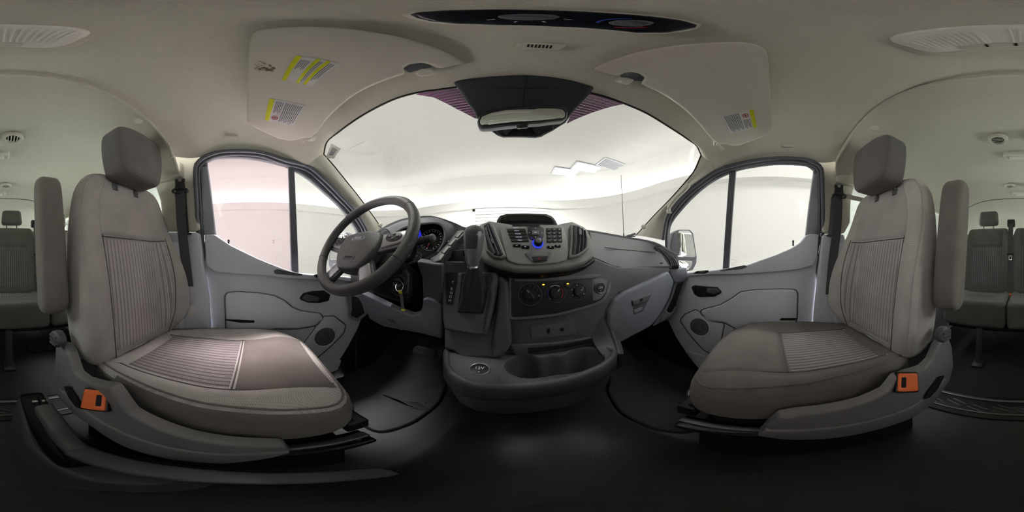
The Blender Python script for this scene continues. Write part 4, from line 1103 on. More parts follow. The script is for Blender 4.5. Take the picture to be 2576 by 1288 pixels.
d_ = (stalk[-1]-stalk[-2]).normalized(); lathe('stalk_end', [(0, .004), (.009, .003), (.0125, -.002), (.0125, -.006)], frame(stalk[-1]+d_*.001, d_), GREYM2, SC, 18)
for q in (stalk[-3].lerp(stalk[-2], .4), stalk[-2].lerp(stalk[-1], .1)): lathe('stalk_ring', [(.0125, -.002), (.0135, -.001), (.0135, .001), (.0125, .002)], frame(q, d_), MATTE, SC, 18)
# key in the lock with a yellow and chrome tag
ky = thing('ignition_key', 'black ignition key on a ring with a long yellow-edged tag', 'key', ig.translation)
rbox('key_head', (.020, .010, .030), ig @ T(.004, 0, .022), BLACK, ky, .003)
rbox('key_blade', (.008, .003, .02), ig @ T(0, 0, .006), STEEL, ky, .001)
kc = ig @ V((.016, -.012, .034)); tube('key_ring', [kc+V((.014*math.cos(t), .004*math.sin(t), .014*math.sin(t)-.006)) for t in [2*PI*k/28 for k in range(28)]], .0011, CHROME, ky, 6, True)
tb_ = kc+V((.004, -.002, -.016))
te = PY(1015, 782, tb_.y)
ribbon('tag_strap', [tb_, tb_.lerp(te, .35)+V((.002, 0, 0)), tb_.lerp(te, .7), te], (1, .3, 0), .009, .003, STEEL, ky)
ribbon('tag_clasp', [tb_, tb_.lerp(te, .16)], (1, .3, 0), .0105, .004, YELLOW, ky)
ribbon('tag_tip', [tb_.lerp(te, .9), te], (1, .3, 0), .0105, .004, YELLOW, ky)
# wheel
SW = thing('steering_wheel', 'dark grey four-spoke steering wheel with silver spoke trims', 'steering wheel', wc)
def wl(r, a, n=0): return wc+wa*(r*math.cos(a))+wb*(r*math.sin(a))+wn*n
rim = []
rr = []
for k in range(120):
    a = 2*PI*k/120
    g = max(0, 1-abs(((math.degrees(a)-52+180) % 360)-180)/16)+max(0, 1-abs(((math.degrees(a)-128+180) % 360)-180)/16)
    rim.append(wl(.183, a)); rr.append(.0168+.0022*g)
tube('rim', rim, rr, WHEELM, SW, 18, True)
for a in (40, 140, 205, 335):
    ra = math.radians(a)
    tube('rim_seam', [wl(.183, ra)+(wa*math.cos(ra)+wb*math.sin(ra))*(.0172*math.cos(t))+wn*(.0172*math.sin(t)) for t in [2*PI*k/20 for k in range(20)]], .0008, MATTE, SW, 5, True)
hub = Plane(wc+wn*.020, wn)
Mw = frame(wc, wn, wb) @ T(-.010, -.036, -.024) @ Matrix.Diagonal((1.16, 1.12, 1, 1))
Ms = frame(wc, wn, wb) @ T(0, 0, -.020)
hubshape = [(-.072, .050), (-.04, .062), (0, .065), (.04, .062), (.072, .050), (.082, .015), (.072, -.025), (.045, -.062), (.02, -.070), (-.02, -.070), (-.045, -.062), (-.072, -.025), (-.082, .015)]
hp = [V((q.x, q.y)) for q in cr([V((a, b, 0)) for a, b in hubshape], 64, True)]
pillow('airbag_cover', hp, lambda u, v: .0-1.1*(u*u+v*v)+.012, lambda u, v, n: Mw @ V((u, v, n+.018)), WHEELM, SW, .012, .035, .006)
tube('cover_line', [Mw @ V((q.x*.98, q.y*.98, .012)) for q in hp], .0018, MATTE, SW, 5, True)
def spoke(p, q, w0, w1, m, nm='spoke', n0=.006, n1=.004, th=.014):
    p, q = V(p), V(q); d = (q-p).normalized(); nrm = V((-d.y, d.x))
    P = [p+nrm*w0, p-nrm*w0, q-nrm*w1, q+nrm*w1]
    return slab2(nm, fillet(ccw(P), .006), lambda u, v, n: Ms @ V((u, v, n+n0)), m, SW, .004, th)
for sx in (-1, 1):
    spoke((sx*.06, -.018), (sx*.180, .004), .034, .030, WHEELM, 'spoke', .010)
    spoke((sx*.085, -.012), (sx*.162, .004), .024, .020, SILVER, 'spoke_trim', .0135, th=.006)
    plate('button_pad', ell(.028, .018, 28), Ms @ T(sx*.122, .002, .0155), BLACK, SW, .003, .006)
    for (dx, dy) in ((-.013, 0), (.013, 0), (0, .008), (0, -.008)): plate('wheel_button', rect(.009, .006, .002), Ms @ T(sx*.122+dx, .002+dy, .0175), GREYM2, SW, .001, .003)
    spoke((sx*.045, -.075), (sx*.096, -.158), .026, .030, WHEELM, 'spoke', .008)
    spoke((sx*.055, -.092), (sx*.092, -.150), .019, .021, SILVER, 'spoke_trim', .0125, th=.006)
Me = Mw @ T(0, .032, .0292)
em = plate('emblem', ell(.026, .0105, 36), Me, CHROME, SW, .0015, .004)
plate('emblem_field', ell(.0235, .0085, 36), Me @ T(0, 0, .0006), mat('emblem_grey', (120, 124, 134), .3, metal=.5, var=0), em, .0004, .001)
text('emblem_script', 'Ford', Me @ T(0, -.0003, .0012), .0125, WHITE, em, .0004)
pl_ = plate('airbag_badge', fillet([(-.024, -.007), (.024, -.007), (.024, .003), (.018, .007), (-.018, .007), (-.024, .003)], .002), Mw @ T(0, -.033, .0288), MATTE, SW, .0008, .003)
plate('badge_inner', rect(.043, .0105, .002), Mw @ T(0, -.0335, .0291), WHEELM, pl_, .0004, .001)
text('badge_print', 'AIRBAG', Mw @ T(0, -.0338, .0294), .0095, MATTE, pl_, .0003)
# ------------------------------------------------------------------ radio pod
def vlerp(a, b, f): return a+(b-a)*f
RP = thing('radio_pod', 'grey central pod with radio keypad, blue-lit knob and two upright air vents', 'car radio', PY(1350, 610, .56))
pp = plane3(PY(1250, 560, .60), PY(1440, 560, .60), PY(1350, 670, .515))
slab('pod_shell', pp.sh(-.012), [(1203, 562), (1232, 552), (1254, 556), (1290, 562), (1350, 563), (1400, 562), (1424, 557), (1440, 554), (1473, 569), (1488, 592), (1496, 618), (1496, 644), (1472, 662), (1428, 675), (1363, 682), (1297, 681), (1254, 671), (1218, 657), (1190, 630)], POD, RP, .02, .016, .07, seg=5)
slab('under_lip', pp.sh(-.030), [(1215, 655), (1254, 668), (1297, 679), (1363, 681), (1428, 674), (1472, 660), (1497, 643), (1499, 655), (1476, 671), (1430, 684), (1363, 690), (1297, 689), (1254, 680), (1216, 666)], BLACK, RP, .01, .008, .05)
slab('control_face', pp.sh(-.0055), [(1256, 566), (1420, 566), (1428, 600), (1432, 640), (1426, 655), (1400, 662), (1345, 666), (1300, 664), (1275, 655), (1272, 640), (1262, 600)], POD, RP, .02, .004, .01)
slab('disc_slot', pp.sh(-.001), [(1289, 565), (1358, 564), (1358, 568), (1289, 569)], MATTE, RP, .001, .0005, .002)
# display hood on top
hd = plane3(PY(1250, 562, .655), PY(1400, 562, .655), PY(1325, 536, .70))
slab('display_hood', plane3(PY(1250, 562, .665), PY(1400, 562, .665), PY(1325, 536, .672)), [(1247, 564), (1250, 551), (1257, 541), (1276, 536), (1323, 535), (1376, 537), (1390, 543), (1398, 552), (1405, 566), (1398, 572), (1255, 572)], BLACK, RP, .01, .010, .10, seg=4)
slab('display_glass', plY(.660), [(1254, 561), (1262, 547), (1280, 541), (1323, 540), (1372, 542), (1386, 548), (1396, 561)], GLOSS, RP, .006, .001, .004)
# vents
def pod_vent(out, inn, slats):
    v = slab('air_vent', pp.sh(.004), out, POD, RP, .008, .006, .03)
    slab('vent_throat', pp.sh(.0046), inn, MATTE, v, .006, .0006, .002)
    for q in slats:
        P = [pp.sh(.0085).at(*c) for c in q]
        ribbon('slat', cr(P, 10), pp.a*.5+pp.n*.86, .012, .002, SEAL, v)
    return v
v1 = pod_vent([(1212, 562), (1232, 554), (1243, 566), (1274, 644), (1262, 650), (1243, 647), (1222, 630)], [(1217, 567), (1229, 560), (1238, 571), (1266, 640), (1258, 645), (1244, 642), (1226, 626)],
         [[(1221, 572), (1228, 600), (1243, 638)], [(1225, 566), (1236, 598), (1254, 642)], [(1230, 564), (1243, 592), (1262, 640)]])
v2 = pod_vent([(1436, 562), (1450, 562), (1478, 577), (1484, 600), (1482, 625), (1458, 643), (1434, 649), (1432, 640), (1437, 600)], [(1441, 567), (1451, 567), (1473, 580), (1478, 600), (1476, 622), (1455, 638), (1438, 642), (1441, 600)],
         [[(1447, 569), (1448, 605), (1444, 640)], [(1455, 571), (1457, 604), (1453, 637)], [(1463, 575), (1466, 602), (1463, 632)], [(1470, 580), (1473, 602), (1470, 626)]])
slab('vent_tab', pp.sh(.014), [(1456, 575), (1463, 576), (1464, 590), (1457, 590)], GREYM2, v2, .002, .002, .008)
slab('vent_tab', pp.sh(.014), [(1233, 598), (1238, 599), (1243, 612), (1237, 612)], GREYM2, v1, .002, .002, .008)
# buttons
fp = pp.sh(-.004)
def pbtn(name, q, label=None, m=None, lm=None, size=.006, d=.002):
    b = slab(name, fp.sh(d), q, m or BLACK, RP, .0025, .0015, .006)
    if label:
        c = (sum(p[0] for p in q)/len(q), sum(p[1] for p in q)/len(q))
        text('button_print', label, fp.sh(d+.0003).frame(*c), size, lm or WHITE, b, .0002)
    return b
SOFTW = emis('soft_white_print', (205, 215, 235), .55)
for k, (lb, x0, x1, y) in enumerate((('RADIO', 1273, 1321, 572.5), ('MEDIA', 1275, 1323, 580), ('PHONE', 1278, 1326, 588), ('SOUND', 1281, 1328, 596), ('MENU', 1285, 1330, 604))):
    pbtn('radio_button', [(x0, y-3.2+.5), (x1, y-3.2), (x1+1, y+3.2), (x0+1.5, y+3.2+.5)], lb, POD if k == 0 else BLACK, SOFTW)
nav = [(1327, 571), (1340, 569), (1358, 569), (1369, 573), (1368, 594), (1362, 603), (1352, 605), (1342, 604), (1332, 600), (1328, 590)]
slab('nav_pad', fp.sh(.001), nav, BLACK, RP, .008, .002, .006)
pbtn('ok_button', [(1338, 579), (1356, 579), (1356, 590), (1339, 590)], 'OK', GREYM2, SOFTW, .0075, .0035)
for x, y, r_ in ((1347, 574, 0), (1347, 596, PI), (1332, 585, PI/2), (1363, 585, -PI/2)):
    M = fp.sh(.0013).frame(x, y) @ Matrix.Rotation(r_, 4, 'Z')
    plate('arrow_mark', [(-.002, -.001), (.002, -.001), (0, .002)], M, SOFTW, RP, .0001, .0004)
for x, y in ((1337, 599), (1361, 598)): plate('skip_mark', rect(.005, .0015, .0004), fp.sh(.0014).frame(x, y), BLUEL, RP, .0001, .0004)
for r_ in range(4):
    for c in range(3):
        x = 1374+c*13.4+r_*.6; y = 573+r_*9.3-c*.3
        pbtn('keypad_button', [(x, y), (x+12, y), (x+12.3, y+8.2), (x+.5, y+8.2)], '123456789*0#'[r_*3+c], BLACK, SOFTW, .0055)
for x0, x1, y0, y1 in ((1290, 1310, 614, 620), (1311, 1332, 617, 624), (1376, 1394, 618, 624), (1395, 1411, 615, 621)):
    b = pbtn('call_button', [(x0, y0), (x1, y0+.5), (x1, y1+1), (x0+1, y1)], None, GLOSS)
    M = fp.sh(.0024).frame((x0+x1)/2, (y0+y1)/2); plate('call_mark', rect(.006, .0016, .0006), M, SOFTW, b, .0001, .0004)
M = fp.sh(.001).frame(1353, 612)
kn = lathe('volume_knob', [(0, .020), (.0125, .020), (.0145, .017), (.0155, .004), (.0155, 0)], M, BLACK, RP, 32)
lathe('knob_cap', [(0, .0215), (.009, .021), (.0115, .0195), (.0115, .018)], M, GREYM2, kn, 28)
lathe('knob_light_ring', [(.0155, .0015), (.0165, .003), (.0185, .003), (.0195, .0005), (.0155, 0)], M, BLUEL, kn, 36)
slab('switch_recess', pp.sh(-.001), [(1320, 636), (1336, 634), (1342, 642), (1374, 641), (1380, 633), (1388, 632), (1378, 655), (1366, 659), (1345, 659), (1336, 655)], GREYM2, RP, .004, .0008, .003)
hz = slab('hazard_button', pp.sh(.001), [(1337, 645), (1380, 643), (1375, 656), (1344, 658)], BLACK, RP, .004, .002, .006)
M = pp.sh(.0013).frame(1357, 650.5)
for k in range(3):
    a, b_ = [V((.0058*math.cos(PI/2+2*PI*(k+j)/3), .0058*math.sin(PI/2+2*PI*(k+j)/3)-.0006, .0002)) for j in (0, 1)]
    tube('warning_triangle', [M @ a, M @ b_], .0006, REDP, hz, 5)
# ------------------------------------------------------------------ centre console
CO = thing('centre_console', 'dark centre console with two cup holders, socket and open storage tray', 'console', (.08, .5, 0))
TZ = -.385
front = [(1115, 880), (1116, 917), (1130, 940), (1167, 962), (1210, 972), (1270, 974), (1341, 970), (1410, 960), (1471, 943), (1520, 920), (1545, 900), (1553, 882)]
F3 = [PZ(x, y, TZ) for x, y in front]
BK = .60
o2 = [p.to_2d() for p in F3]+[V((F3[-1].x-.02, BK)), V((F3[0].x+.0, BK))]
o2 = ccw(fillet(o2, .03, 5))
def sect(z, d, k=1.0, dy=0): return [V((CX+.04+(q.x-CX-.04)*k, BK+(q.y-BK)*k+dy, .85+z)) for q in inset(o2, d)]
R = [sect(-.60, .03, .90), sect(-.595, .02, .90), sect(-.57, .010, .92), sect(-.47, .004, .98), sect(-.455, .003, .99), sect(-.45, -.001, 1), sect(-.40, -.002, 1), sect(-.388, .0, 1), sect(-.380, .006, 1), sect(-.380, .014, 1), sect(-.386, .019, 1), sect(-.405, .024, 1)]
link('tray', rings_mesh(R, True, False), CONS, CO, ang=60)
tube('tray_line', sect(-.452, -.001, .995), .0015, MATTE, CO, 5, True)
# upper deck round the cups: a plate with a hole cut by construction
cup = [(1267, 924), (1272, 911), (1286, 900), (1305, 893), (1325, 891), (1342, 893), (1357, 899), (1364, 899), (1378, 895), (1393, 894), (1408, 895), (1418, 893), (1428, 885), (1444, 879), (1465, 876), (1486, 877), (1508, 882), (1520, 893), (1522, 906), (1514, 918), (1494, 928), (1466, 936), (1430, 943), (1400, 945), (1372, 950), (1341, 954), (1312, 953), (1290, 946), (1274, 936)]
zd = -.392
C2 = [V((q.x, q.y)) for q in cr([PZ(x, y, zd).to_2d().to_3d() for x, y in cup], 80, True)]
C2 = ccw(C2)
deck = ccw(inset(o2, .02))
cv, _, cf, *_ = delaunay_2d_cdt([V(q) for q in deck]+[V(q) for q in C2], [(i, (i+1) % len(deck)) for i in range(len(deck))]+[(len(deck)+i, len(deck)+(i+1) % len(C2)) for i in range(len(C2))], [], 2, 1e-7)
def inside(p, poly):
    c = False
    for i in range(len(poly)):
        a, b = poly[i-1], poly[i]
        if (a[1] > p[1]) != (b[1] > p[1]) and p[0] < (b[0]-a[0])*(p[1]-a[1])/(b[1]-a[1])+a[0]: c = not c
    return c
fs = [f for f in cf if not inside(sum((cv[i] for i in f), V((0, 0)))/3, C2)]
link('deck', mesh([V((c.x, c.y, .85+zd)) for c in cv], fs), CONS, CO)
rg = [[V((q.x, q.y, .85+zd+h)) for q in inset(C2, d)] for h, d in ((0, -.0035), (.003, -.002), (.0035, 0), (.002, .0015), (-.01, .003), (-.125, .012))]
cw = rings_mesh(rg, False, True); cw.flip_normals()
link('cup_holder', cw, CONS, CO, ang=60)
# pillar block under the shifter and the face behind the cups
pk = plane3(PY(1150, 860, .545), PY(1250, 860, .545), PY(1200, 700, .59))
slab('lower_block', pk, [(1115, 810), (1225, 830), (1250, 760), (1254, 700), (1262, 703), (1277, 712), (1283, 760), (1284, 830), (1287, 862), (1276, 885), (1256, 905), (1225, 902), (1160, 903), (1140, 885), (1115, 880)], CONS, CO, .012, .018, .08, seg=5)
slab('side_post', pk.sh(.012), [(1253, 690), (1266, 697), (1278, 708), (1284, 760), (1285, 830), (1288, 862), (1277, 884), (1260, 898), (1240, 902), (1235, 860), (1246, 790), (1252, 730)], CONS, CO, .010, .016, .06, seg=5)
fc = plane3(PY(1300, 870, .57), PY(1480, 860, .57), PY(1380, 760, .585))
slab('storage_face', fc, [(1278, 795), (1402, 787), (1497, 762), (1548, 750), (1530, 800), (1495, 875), (1328, 890), (1280, 880)], CONS, CO, .006, .006, .05)
bp_ = slab('blank_panel', fc.sh(.003), [(1334, 824), (1456, 800), (1450, 839), (1437, 842), (1337, 853)], DASH, CO, .006, .002, .006)
slab('charge_port', fc.sh(.0045), [(1376, 827), (1383, 826), (1383, 838), (1376, 839)], MATTE, bp_, .002, .001, .003)
slab('port_rim', fc.sh(.004), [(1374, 826), (1376, 825), (1377, 839), (1384, 838), (1384, 841), (1375, 842)], SEAL, bp_, .001, .0006, .002)
lathe('blank_cap', [(0, .001), (.007, .001), (.0085, 0), (.0085, -.002)], fc.sh(.0035).frame(1414, 829), BLACK, bp_, 20)
# shelf slot behind the cups
slab('shelf_slot', fc.sh(.012), [(1328, 877), (1400, 870), (1488, 851), (1491, 861), (1440, 872), (1332, 888)], MATTE, CO, .004, .001, .004)
slab('shelf_lip', fc.sh(.013), [(1284, 868), (1328, 866), (1400, 862), (1488, 848), (1489, 852), (1400, 870), (1328, 877), (1329, 890), (1296, 893), (1290, 880)], CONS, CO, .004, .003, .012)
# wing on the passenger side of the tray
outer = [PY(1514, 781, .575), PY(1527, 808, .56), PY(1541, 842, .535), PY(1552, 874, .50), PY(1555, 892, .46)]
inner = [PY(1502, 782, .572), PY(1496, 815, .57), PY(1490, 848, .565), PY(1500, 872, .53), PY(1524, 902, .455)]
ed = [a.lerp(b, .35)+V((0, -.006, .006)) for a, b in zip(outer, inner)]
surf('tray_wing', [outer, ed, inner], CONS, CO, 20, 10, .02)
surf('wing_outside', [[p+V((.004, .03, -.10)) for p in outer], [p+V((.012, .01, -.04)) for p in outer], outer], CONS, CO, 20, 8, .02)
oo = cr(outer, 24); tube('wing_rim', oo, [.004]+[.008]*22+[.006], CONS, CO, 8)
# 12 V sockets
def socket(M, r, parent, tri=True):
    lathe('socket_ring', [(r*.92, .0035), (r, .005), (r*1.06, .003), (r*1.08, -.006), (r*.92, -.006)], M, SILVER, parent, 36)
    cp = lathe('socket_cap', [(0, .005), (r*.82, .0048), (r*.93, .0030), (r*.93, -.004)], M, BLACK, parent, 32)
    text('socket_print', '12V', M @ T(0, r*.05, .0053), r*.62, WHITE, cp, .0002)
    if tri: plate('socket_mark', [(-r*.09, -r*.62), (r*.09, -r*.62), (0, -r*.44)], M @ T(0, 0, .0052), WHITE, cp, .0001, .0004)
sp_ = PZ(1206, 929, zd+.004)
socket(Matrix.Translation(sp_) @ Matrix.Rotation(.12, 4, 'Z') @ Matrix.Rotation(.12, 4, 'X'), .029, CO)
tube('deck_line', [PZ(1236, 915, zd+.001), PZ(1250, 940, zd+.001), PZ(1252, 958, zd+.001)], .0015, DASH, CO, 5)
lathe('screw_cap', [(0, .001), (.003, .001), (.0035, 0)], Matrix.Translation(PZ(1233, 911, zd+.0006)), STEEL, CO, 10)
# ------------------------------------------------------------------ climate panel
CLP = thing('climate_panel', 'dark climate control panel with three round dials and two amber-lit buttons', 'control panel', PY(1400, 740, .57))
cp_ = plane3(PY(1290, 800, .560), PY(1500, 760, .552), PY(1400, 700, .582))
slab('surround', cp_.sh(.006), [(1279, 694), (1400, 692), (1538, 684), (1544, 694), (1533, 742), (1520, 760), (1499, 770), (1402, 796), (1288, 806), (1280, 800)], DASH, CLP, .010, .004, .03)
slab('panel_face', cp_.sh(.0066), [(1286, 702), (1400, 699), (1532, 691), (1536, 697), (1526, 738), (1515, 753), (1495, 763), (1402, 788), (1292, 798), (1286, 794)], BLACK, CLP, .008, .0006, .002)
slab('upper_ledge', cp_.sh(.010), [(1290, 698), (1400, 695), (1532, 687), (1532, 691), (1489, 700), (1400, 706), (1296, 709)], DASH, CLP, .003, .002, .006)
def arcmark(M, r, a0, a1, m, parent, wd=.0022, n=14):
    pts = [M @ V((r*math.cos(math.radians(a0+(a1-a0)*k/n)), r*math.sin(math.radians(a0+(a1-a0)*k/n)), .0015)) for k in range(n+1)]
    ribbon('dial_arc', pts, [tuple((p-M.translation).normalized()) for p in pts], wd, .0006, m, parent)
def knob(x, y, r, ang, kind):
    M = cp_.sh(.007).frame(x, y)
    d = lathe('dial', [(0, .001), (r*.93, .001), (r, -.001), (r, -.004)], M, MATTE, CLP, 44)
    lathe('dial_bezel', [(r*.96, .0005), (r*1.0, .0028), (r*1.05, .0005), (r*1.05, -.002), (r*.96, -.002)], M, SEAL, d, 44)
    rk = r*.56
    kb = lathe('knob', [(0, .010), (rk*.86, .0095), (rk*.97, .007), (rk, .001)], M, BLACK, CLP, 32)
    Mr = M @ Matrix.Rotation(ang, 4, 'Z')
    plate('knob_grip', rect(rk*.52, rk*2.05, rk*.22), Mr @ T(0, 0, .018), BLACK, kb, .003, .010)
    plate('knob_pointer', rect(rk*.10, rk*.5, rk*.04), Mr @ T(0, rk*.62, .0183), WHITE, kb, .0003, .001)
    for q in (-1, 1): plate('grip_edge', rect(rk*.05, rk*1.5, rk*.02), Mr @ T(q*rk*.26, 0, .0165), STEEL, kb, .0003, .001)
    rm = r*.78
    if kind == 0:
        for lb, a in (('0', 162), ('1', 124), ('2', 90), ('3', 60), ('4', 30)):
            text('dial_print', lb, M @ T(rm*math.cos(math.radians(a)), rm*math.sin(math.radians(a)), .0013), r*.17, INK2, d, .0002)
        for k in range(3): plate('defrost_mark', rect(r*.18, r*.03, .0003), M @ T(rm*1.0, -.002-k*r*.06, .0013) @ Matrix.Rotation(.15, 4, 'Z'), INK2, d, .0001, .0004)
    elif kind == 1:
        arcmark(M, rm, 215, 145, BLUEP, d); arcmark(M, rm, 130, 50, WHITE, d); arcmark(M, rm, 35, -40, REDP, d)
        plate('defrost_mark', rect(r*.15, r*.10, .0005), M @ T(-rm*.72, -rm*.72, .0013), INK2, d, .0001, .0004)
    else:
        for a in (210, 160, 95, 35, -25):
            plate('flow_mark', rect(r*.15, r*.13, .0008), M @ T(rm*math.cos(math.radians(a)), rm*math.sin(math.radians(a)), .0013) @ Matrix.Rotation(math.radians(a-90), 4, 'Z'), INK2, d, .0001, .0004)
        for k in range(22):
            a = 200-k*10.5
            if min(abs(a-b) for b in (210, 160, 95, 35, -25)) > 12: plate('dial_tick', rect(r*.03, r*.05, .0003), M @ T(rm*math.cos(math.radians(a)), rm*math.sin(math.radians(a)), .0013), INK2, d, .0001, .0004)
INK2 = mat('pale_grey_print', (165, 168, 170), .6, var=0)
knob(1333.5, 741, .040, .60, 0); knob(1397, 737, .036, -.75, 1); knob(1454, 733.5, .0325, -1.0, 2)
for (x, y, lb) in ((1367, 719, 'oo'), (1428, 716.5, 'A/C')):
    M = cp_.sh(.008).frame(x, y)
    b = lathe('lit_button', [(0, .003), (.011, .003), (.0125, .001), (.0125, -.003)], M, BLACK, CLP, 24)
    plate('button_lamp', ell(.0045, .0022, 18), M @ T(0, .004, .0034), AMBER, b, .0003, .001)
    text('button_print', lb, M @ T(0, -.004, .0032), .0055, mat('amber_print', (190, 150, 80), .6, var=0), b, .0002)
slab('socket_dish', cp_.sh(.0072), [(1489, 702), (1530, 696), (1524, 735), (1510, 752), (1492, 758)], DASH, CLP, .008, .0006, .002)
socket(cp_.sh(.012).frame(1509.5, 724) @ Matrix.Rotation(.1, 4, 'X'), .0205, CLP)
# ------------------------------------------------------------------ gear selector
GS = thing('gear_selector', 'automatic gear selector with black and silver knob, leather boot and letter strip', 'gear selector', PY(1185, 740, .52))
gp_ = plane3(PY(1113, 690, .565), PY(1252, 690, .565), PY(1180, 800, .535))
slab('housing', gp_, [(1112, 686), (1180, 683), (1250, 684), (1254, 702), (1244, 761), (1230, 822), (1222, 845), (1200, 846), (1116, 830), (1111, 800), (1110, 740)], CONS, GS, .012, .014, .07, seg=5)
slab('housing_edge', gp_.sh(.006), [(1232, 688), (1250, 688), (1253, 702), (1242, 762), (1229, 820), (1220, 840), (1216, 830), (1226, 770), (1238, 705)], CONS, GS, .006, .008, .03)
ls = slab('letter_strip', gp_.sh(.0015), [(1121, 685), (1152, 684), (1150, 710), (1139, 766), (1123, 765), (1120, 720)], BLACK, GS, .006, .001, .004)
for lb, x, y in (('P', 1139, 710), ('R', 1136.5, 727), ('N', 1135.5, 737), ('D', 1133.5, 746.5), ('M', 1131.5, 756.5)):
    text('gear_letter', lb, gp_.sh(.002).frame(x, y), .0135, WHITE, ls, .0003)
slab('boot_frame', gp_.sh(.003), [(1161, 686), (1236, 686), (1236, 700), (1216, 790), (1150, 787), (1152, 768)], BLACK, GS, .006, .004, .02)
slab('boot_well', gp_.sh(.0036), [(1166, 691), (1231, 691), (1230, 700), (1211, 785), (1154, 782), (1157, 766)], MATTE, GS, .005, .0006, .002)
# boot: folded leather cone from the well up to the knob collar
kb_ = PY(1190, 672, .46); base_c = [gp_.sh(.004).at(*q) for q in ((1169, 722), (1222, 715), (1219, 740), (1211, 784), (1182, 783), (1154, 781), (1158, 760), (1164, 735))]
bl = cr(base_c, 40, True)
ax_up = V((0, -.25, 1)).normalized()
rg = []
kcen = kb_; ring_top = [kcen+(V((1, 0, 0))*math.cos(2*PI*k/40)+V((0, 1, .25)).normalized()*math.sin(2*PI*k/40))*.017 for k in range(40)]
best = min(range(40), key=lambda s_: sum((ring_top[(k*sg+s_) % 40]-bl[k]).length for sg in (1,) for k in range(40)))
bestr = min(range(40), key=lambda s_: sum((ring_top[(-k+s_) % 40]-bl[k]).length for k in range(40)))
d1 = sum((ring_top[(k+best) % 40]-bl[k]).length for k in range(40)); d2 = sum((ring_top[(-k+bestr) % 40]-bl[k]).length for k in range(40))
rt = [ring_top[(k+best) % 40] for k in range(40)] if d1 < d2 else [ring_top[(-k+bestr) % 40] for k in range(40)]
for j in range(15):
    f = j/14; row = []
    cc = sum(bl, V())/40*(1-f)+kcen*f
    for k in range(40):
        p = bl[k].lerp(rt[k], min(1, f**.6)); d = p-cc
        fold = 1+.15*math.sin(5*2*PI*k/40+f*2)*math.sin(PI*f)+.02*math.sin(PI*f)+.035*math.sin(f*22+k*.25)*(1-f*.6)
        row.append(cc+d*fold)
    rg.append(row)
me = rings_mesh(rg); bm = bmesh.new(); bm.from_mesh(me); bmesh.ops.recalc_face_normals(bm, faces=bm.faces); bm.to_mesh(me); bm.free()
LEATH = mat('black_leather', (66, 66, 68), .34, bump=.5, scale=700, var=.08, kind='vor')
bt = link('boot', me, LEATH, GS, ang=80)
tube('boot_seam', [rg[j][6]+(rg[j][6]-(sum(rg[j], V())/40)).normalized()*.001 for j in range(15)], .0012, MATTE, bt, 5)
# knob
kn_pts = [(1190, 674, .010), (1190, 664, .017), (1190, 650, .021), (1191, 630, .0245), (1192, 610, .0275), (1193, 592, .0285), (1193, 578, .026), (1193, 570, .019), (1193, 566, .006)]
def kring(x, y, r, Y, sq=.75):
    c = PY(x, y, Y); return [c+V((1, 0, 0))*(r*math.copysign(abs(math.cos(t))**sq, math.cos(t)))+V((0, 1, .15)).normalized()*(r*1.12*math.copysign(abs(math.sin(t))**sq, math.sin(t))) for t in [2*PI*k/36 for k in range(36)]]
R = [kring(x, y, r, .455-.012*i/8) for i, (x, y, r) in enumerate(kn_pts)]
R2 = []
for i in range(len(R)-1):
    for f in (0, .34, .67): R2.append([a.lerp(b, f) for a, b in zip(R[i], R[i+1])])
R2.append(R[-1])
me = rings_mesh(R2); bm = bmesh.new(); bm.from_mesh(me); bmesh.ops.recalc_face_normals(bm, faces=bm.faces); bm.to_mesh(me); bm.free()
kbo = link('knob', me, [WHEELM, SILVER], GS, ang=70)
zs = [v.co.z for v in me.vertices]; zlo, zhi = min(zs), max(zs); cxk = sum(v.co.x for v in me.vertices)/len(me.vertices)
for f in me.polygons:
    u = (f.center.x-cxk); h = (f.center.z-zlo)/(zhi-zlo)
    if h < .42 or (abs(u) > .0165 and h < .80): f.material_index = 1
lathe('knob_collar', [(0, .004), (.0165, .004), (.018, .001), (.018, -.002), (0, -.004)], frame(PY(1190, 671, .455), (0, -.2, 1), (0, 1, 0)), CHROME, GS, 28)
plate('knob_button', rect(.012, .024, .005), frame(PY(1166, 598, .455), (-1, -.2, .1)), GREYM2, GS, .002, .006)
# ------------------------------------------------------------------ pedals
bpd = PY(1065, 884, .70)
PD = thing('brake_pedal', 'ribbed black brake pedal in the driver footwell', 'pedal', bpd)
Mp = frame(bpd, (.1, -.75, .65))
pad = fillet([(-.052, -.022), (.052, -.022), (.058, .0), (.045, .026), (-.045, .026), (-.058, .0)], .012, 4)
plate('pad', pad, Mp, RUBBER, PD, .004, .012)
for k in range(5): rbox('pad_rib', (.095-abs(k-2)*.008, .0035, .003), Mp @ T(0, -.014+k*.0075, .001), SEAL, PD, .001)
tube('pad_trim', [Mp @ V((q.x*1.0, q.y*1.0, -.003)) for q in pad], .0025, STEEL, PD, 6, True)
tube('pedal_arm', [bpd+V((.0, .015, -.0)), bpd+V((.01, .05, .05)), bpd+V((.015, .07, .25))], .009, BLACK, PD, 8)
ap_ = PY(1102, 892, .74)
AP = thing('accelerator_pedal', 'slim black accelerator pedal beside the brake pedal', 'pedal', ap_)
Mp = frame(ap_, (0, -.8, .6))
plate('pad', rect(.04, .11, .01), Mp, RUBBER, AP, .003, .012)
for k in range(6): rbox('pad_rib', (.034, .004, .003), Mp @ T(0, -.04+k*.016, .001), SEAL, AP, .001)
tube('pedal_arm', [ap_+V((0, .01, .04)), ap_+V((0, .05, .12)), ap_+V((0, .07, .2))], .007, BLACK, AP, 8)
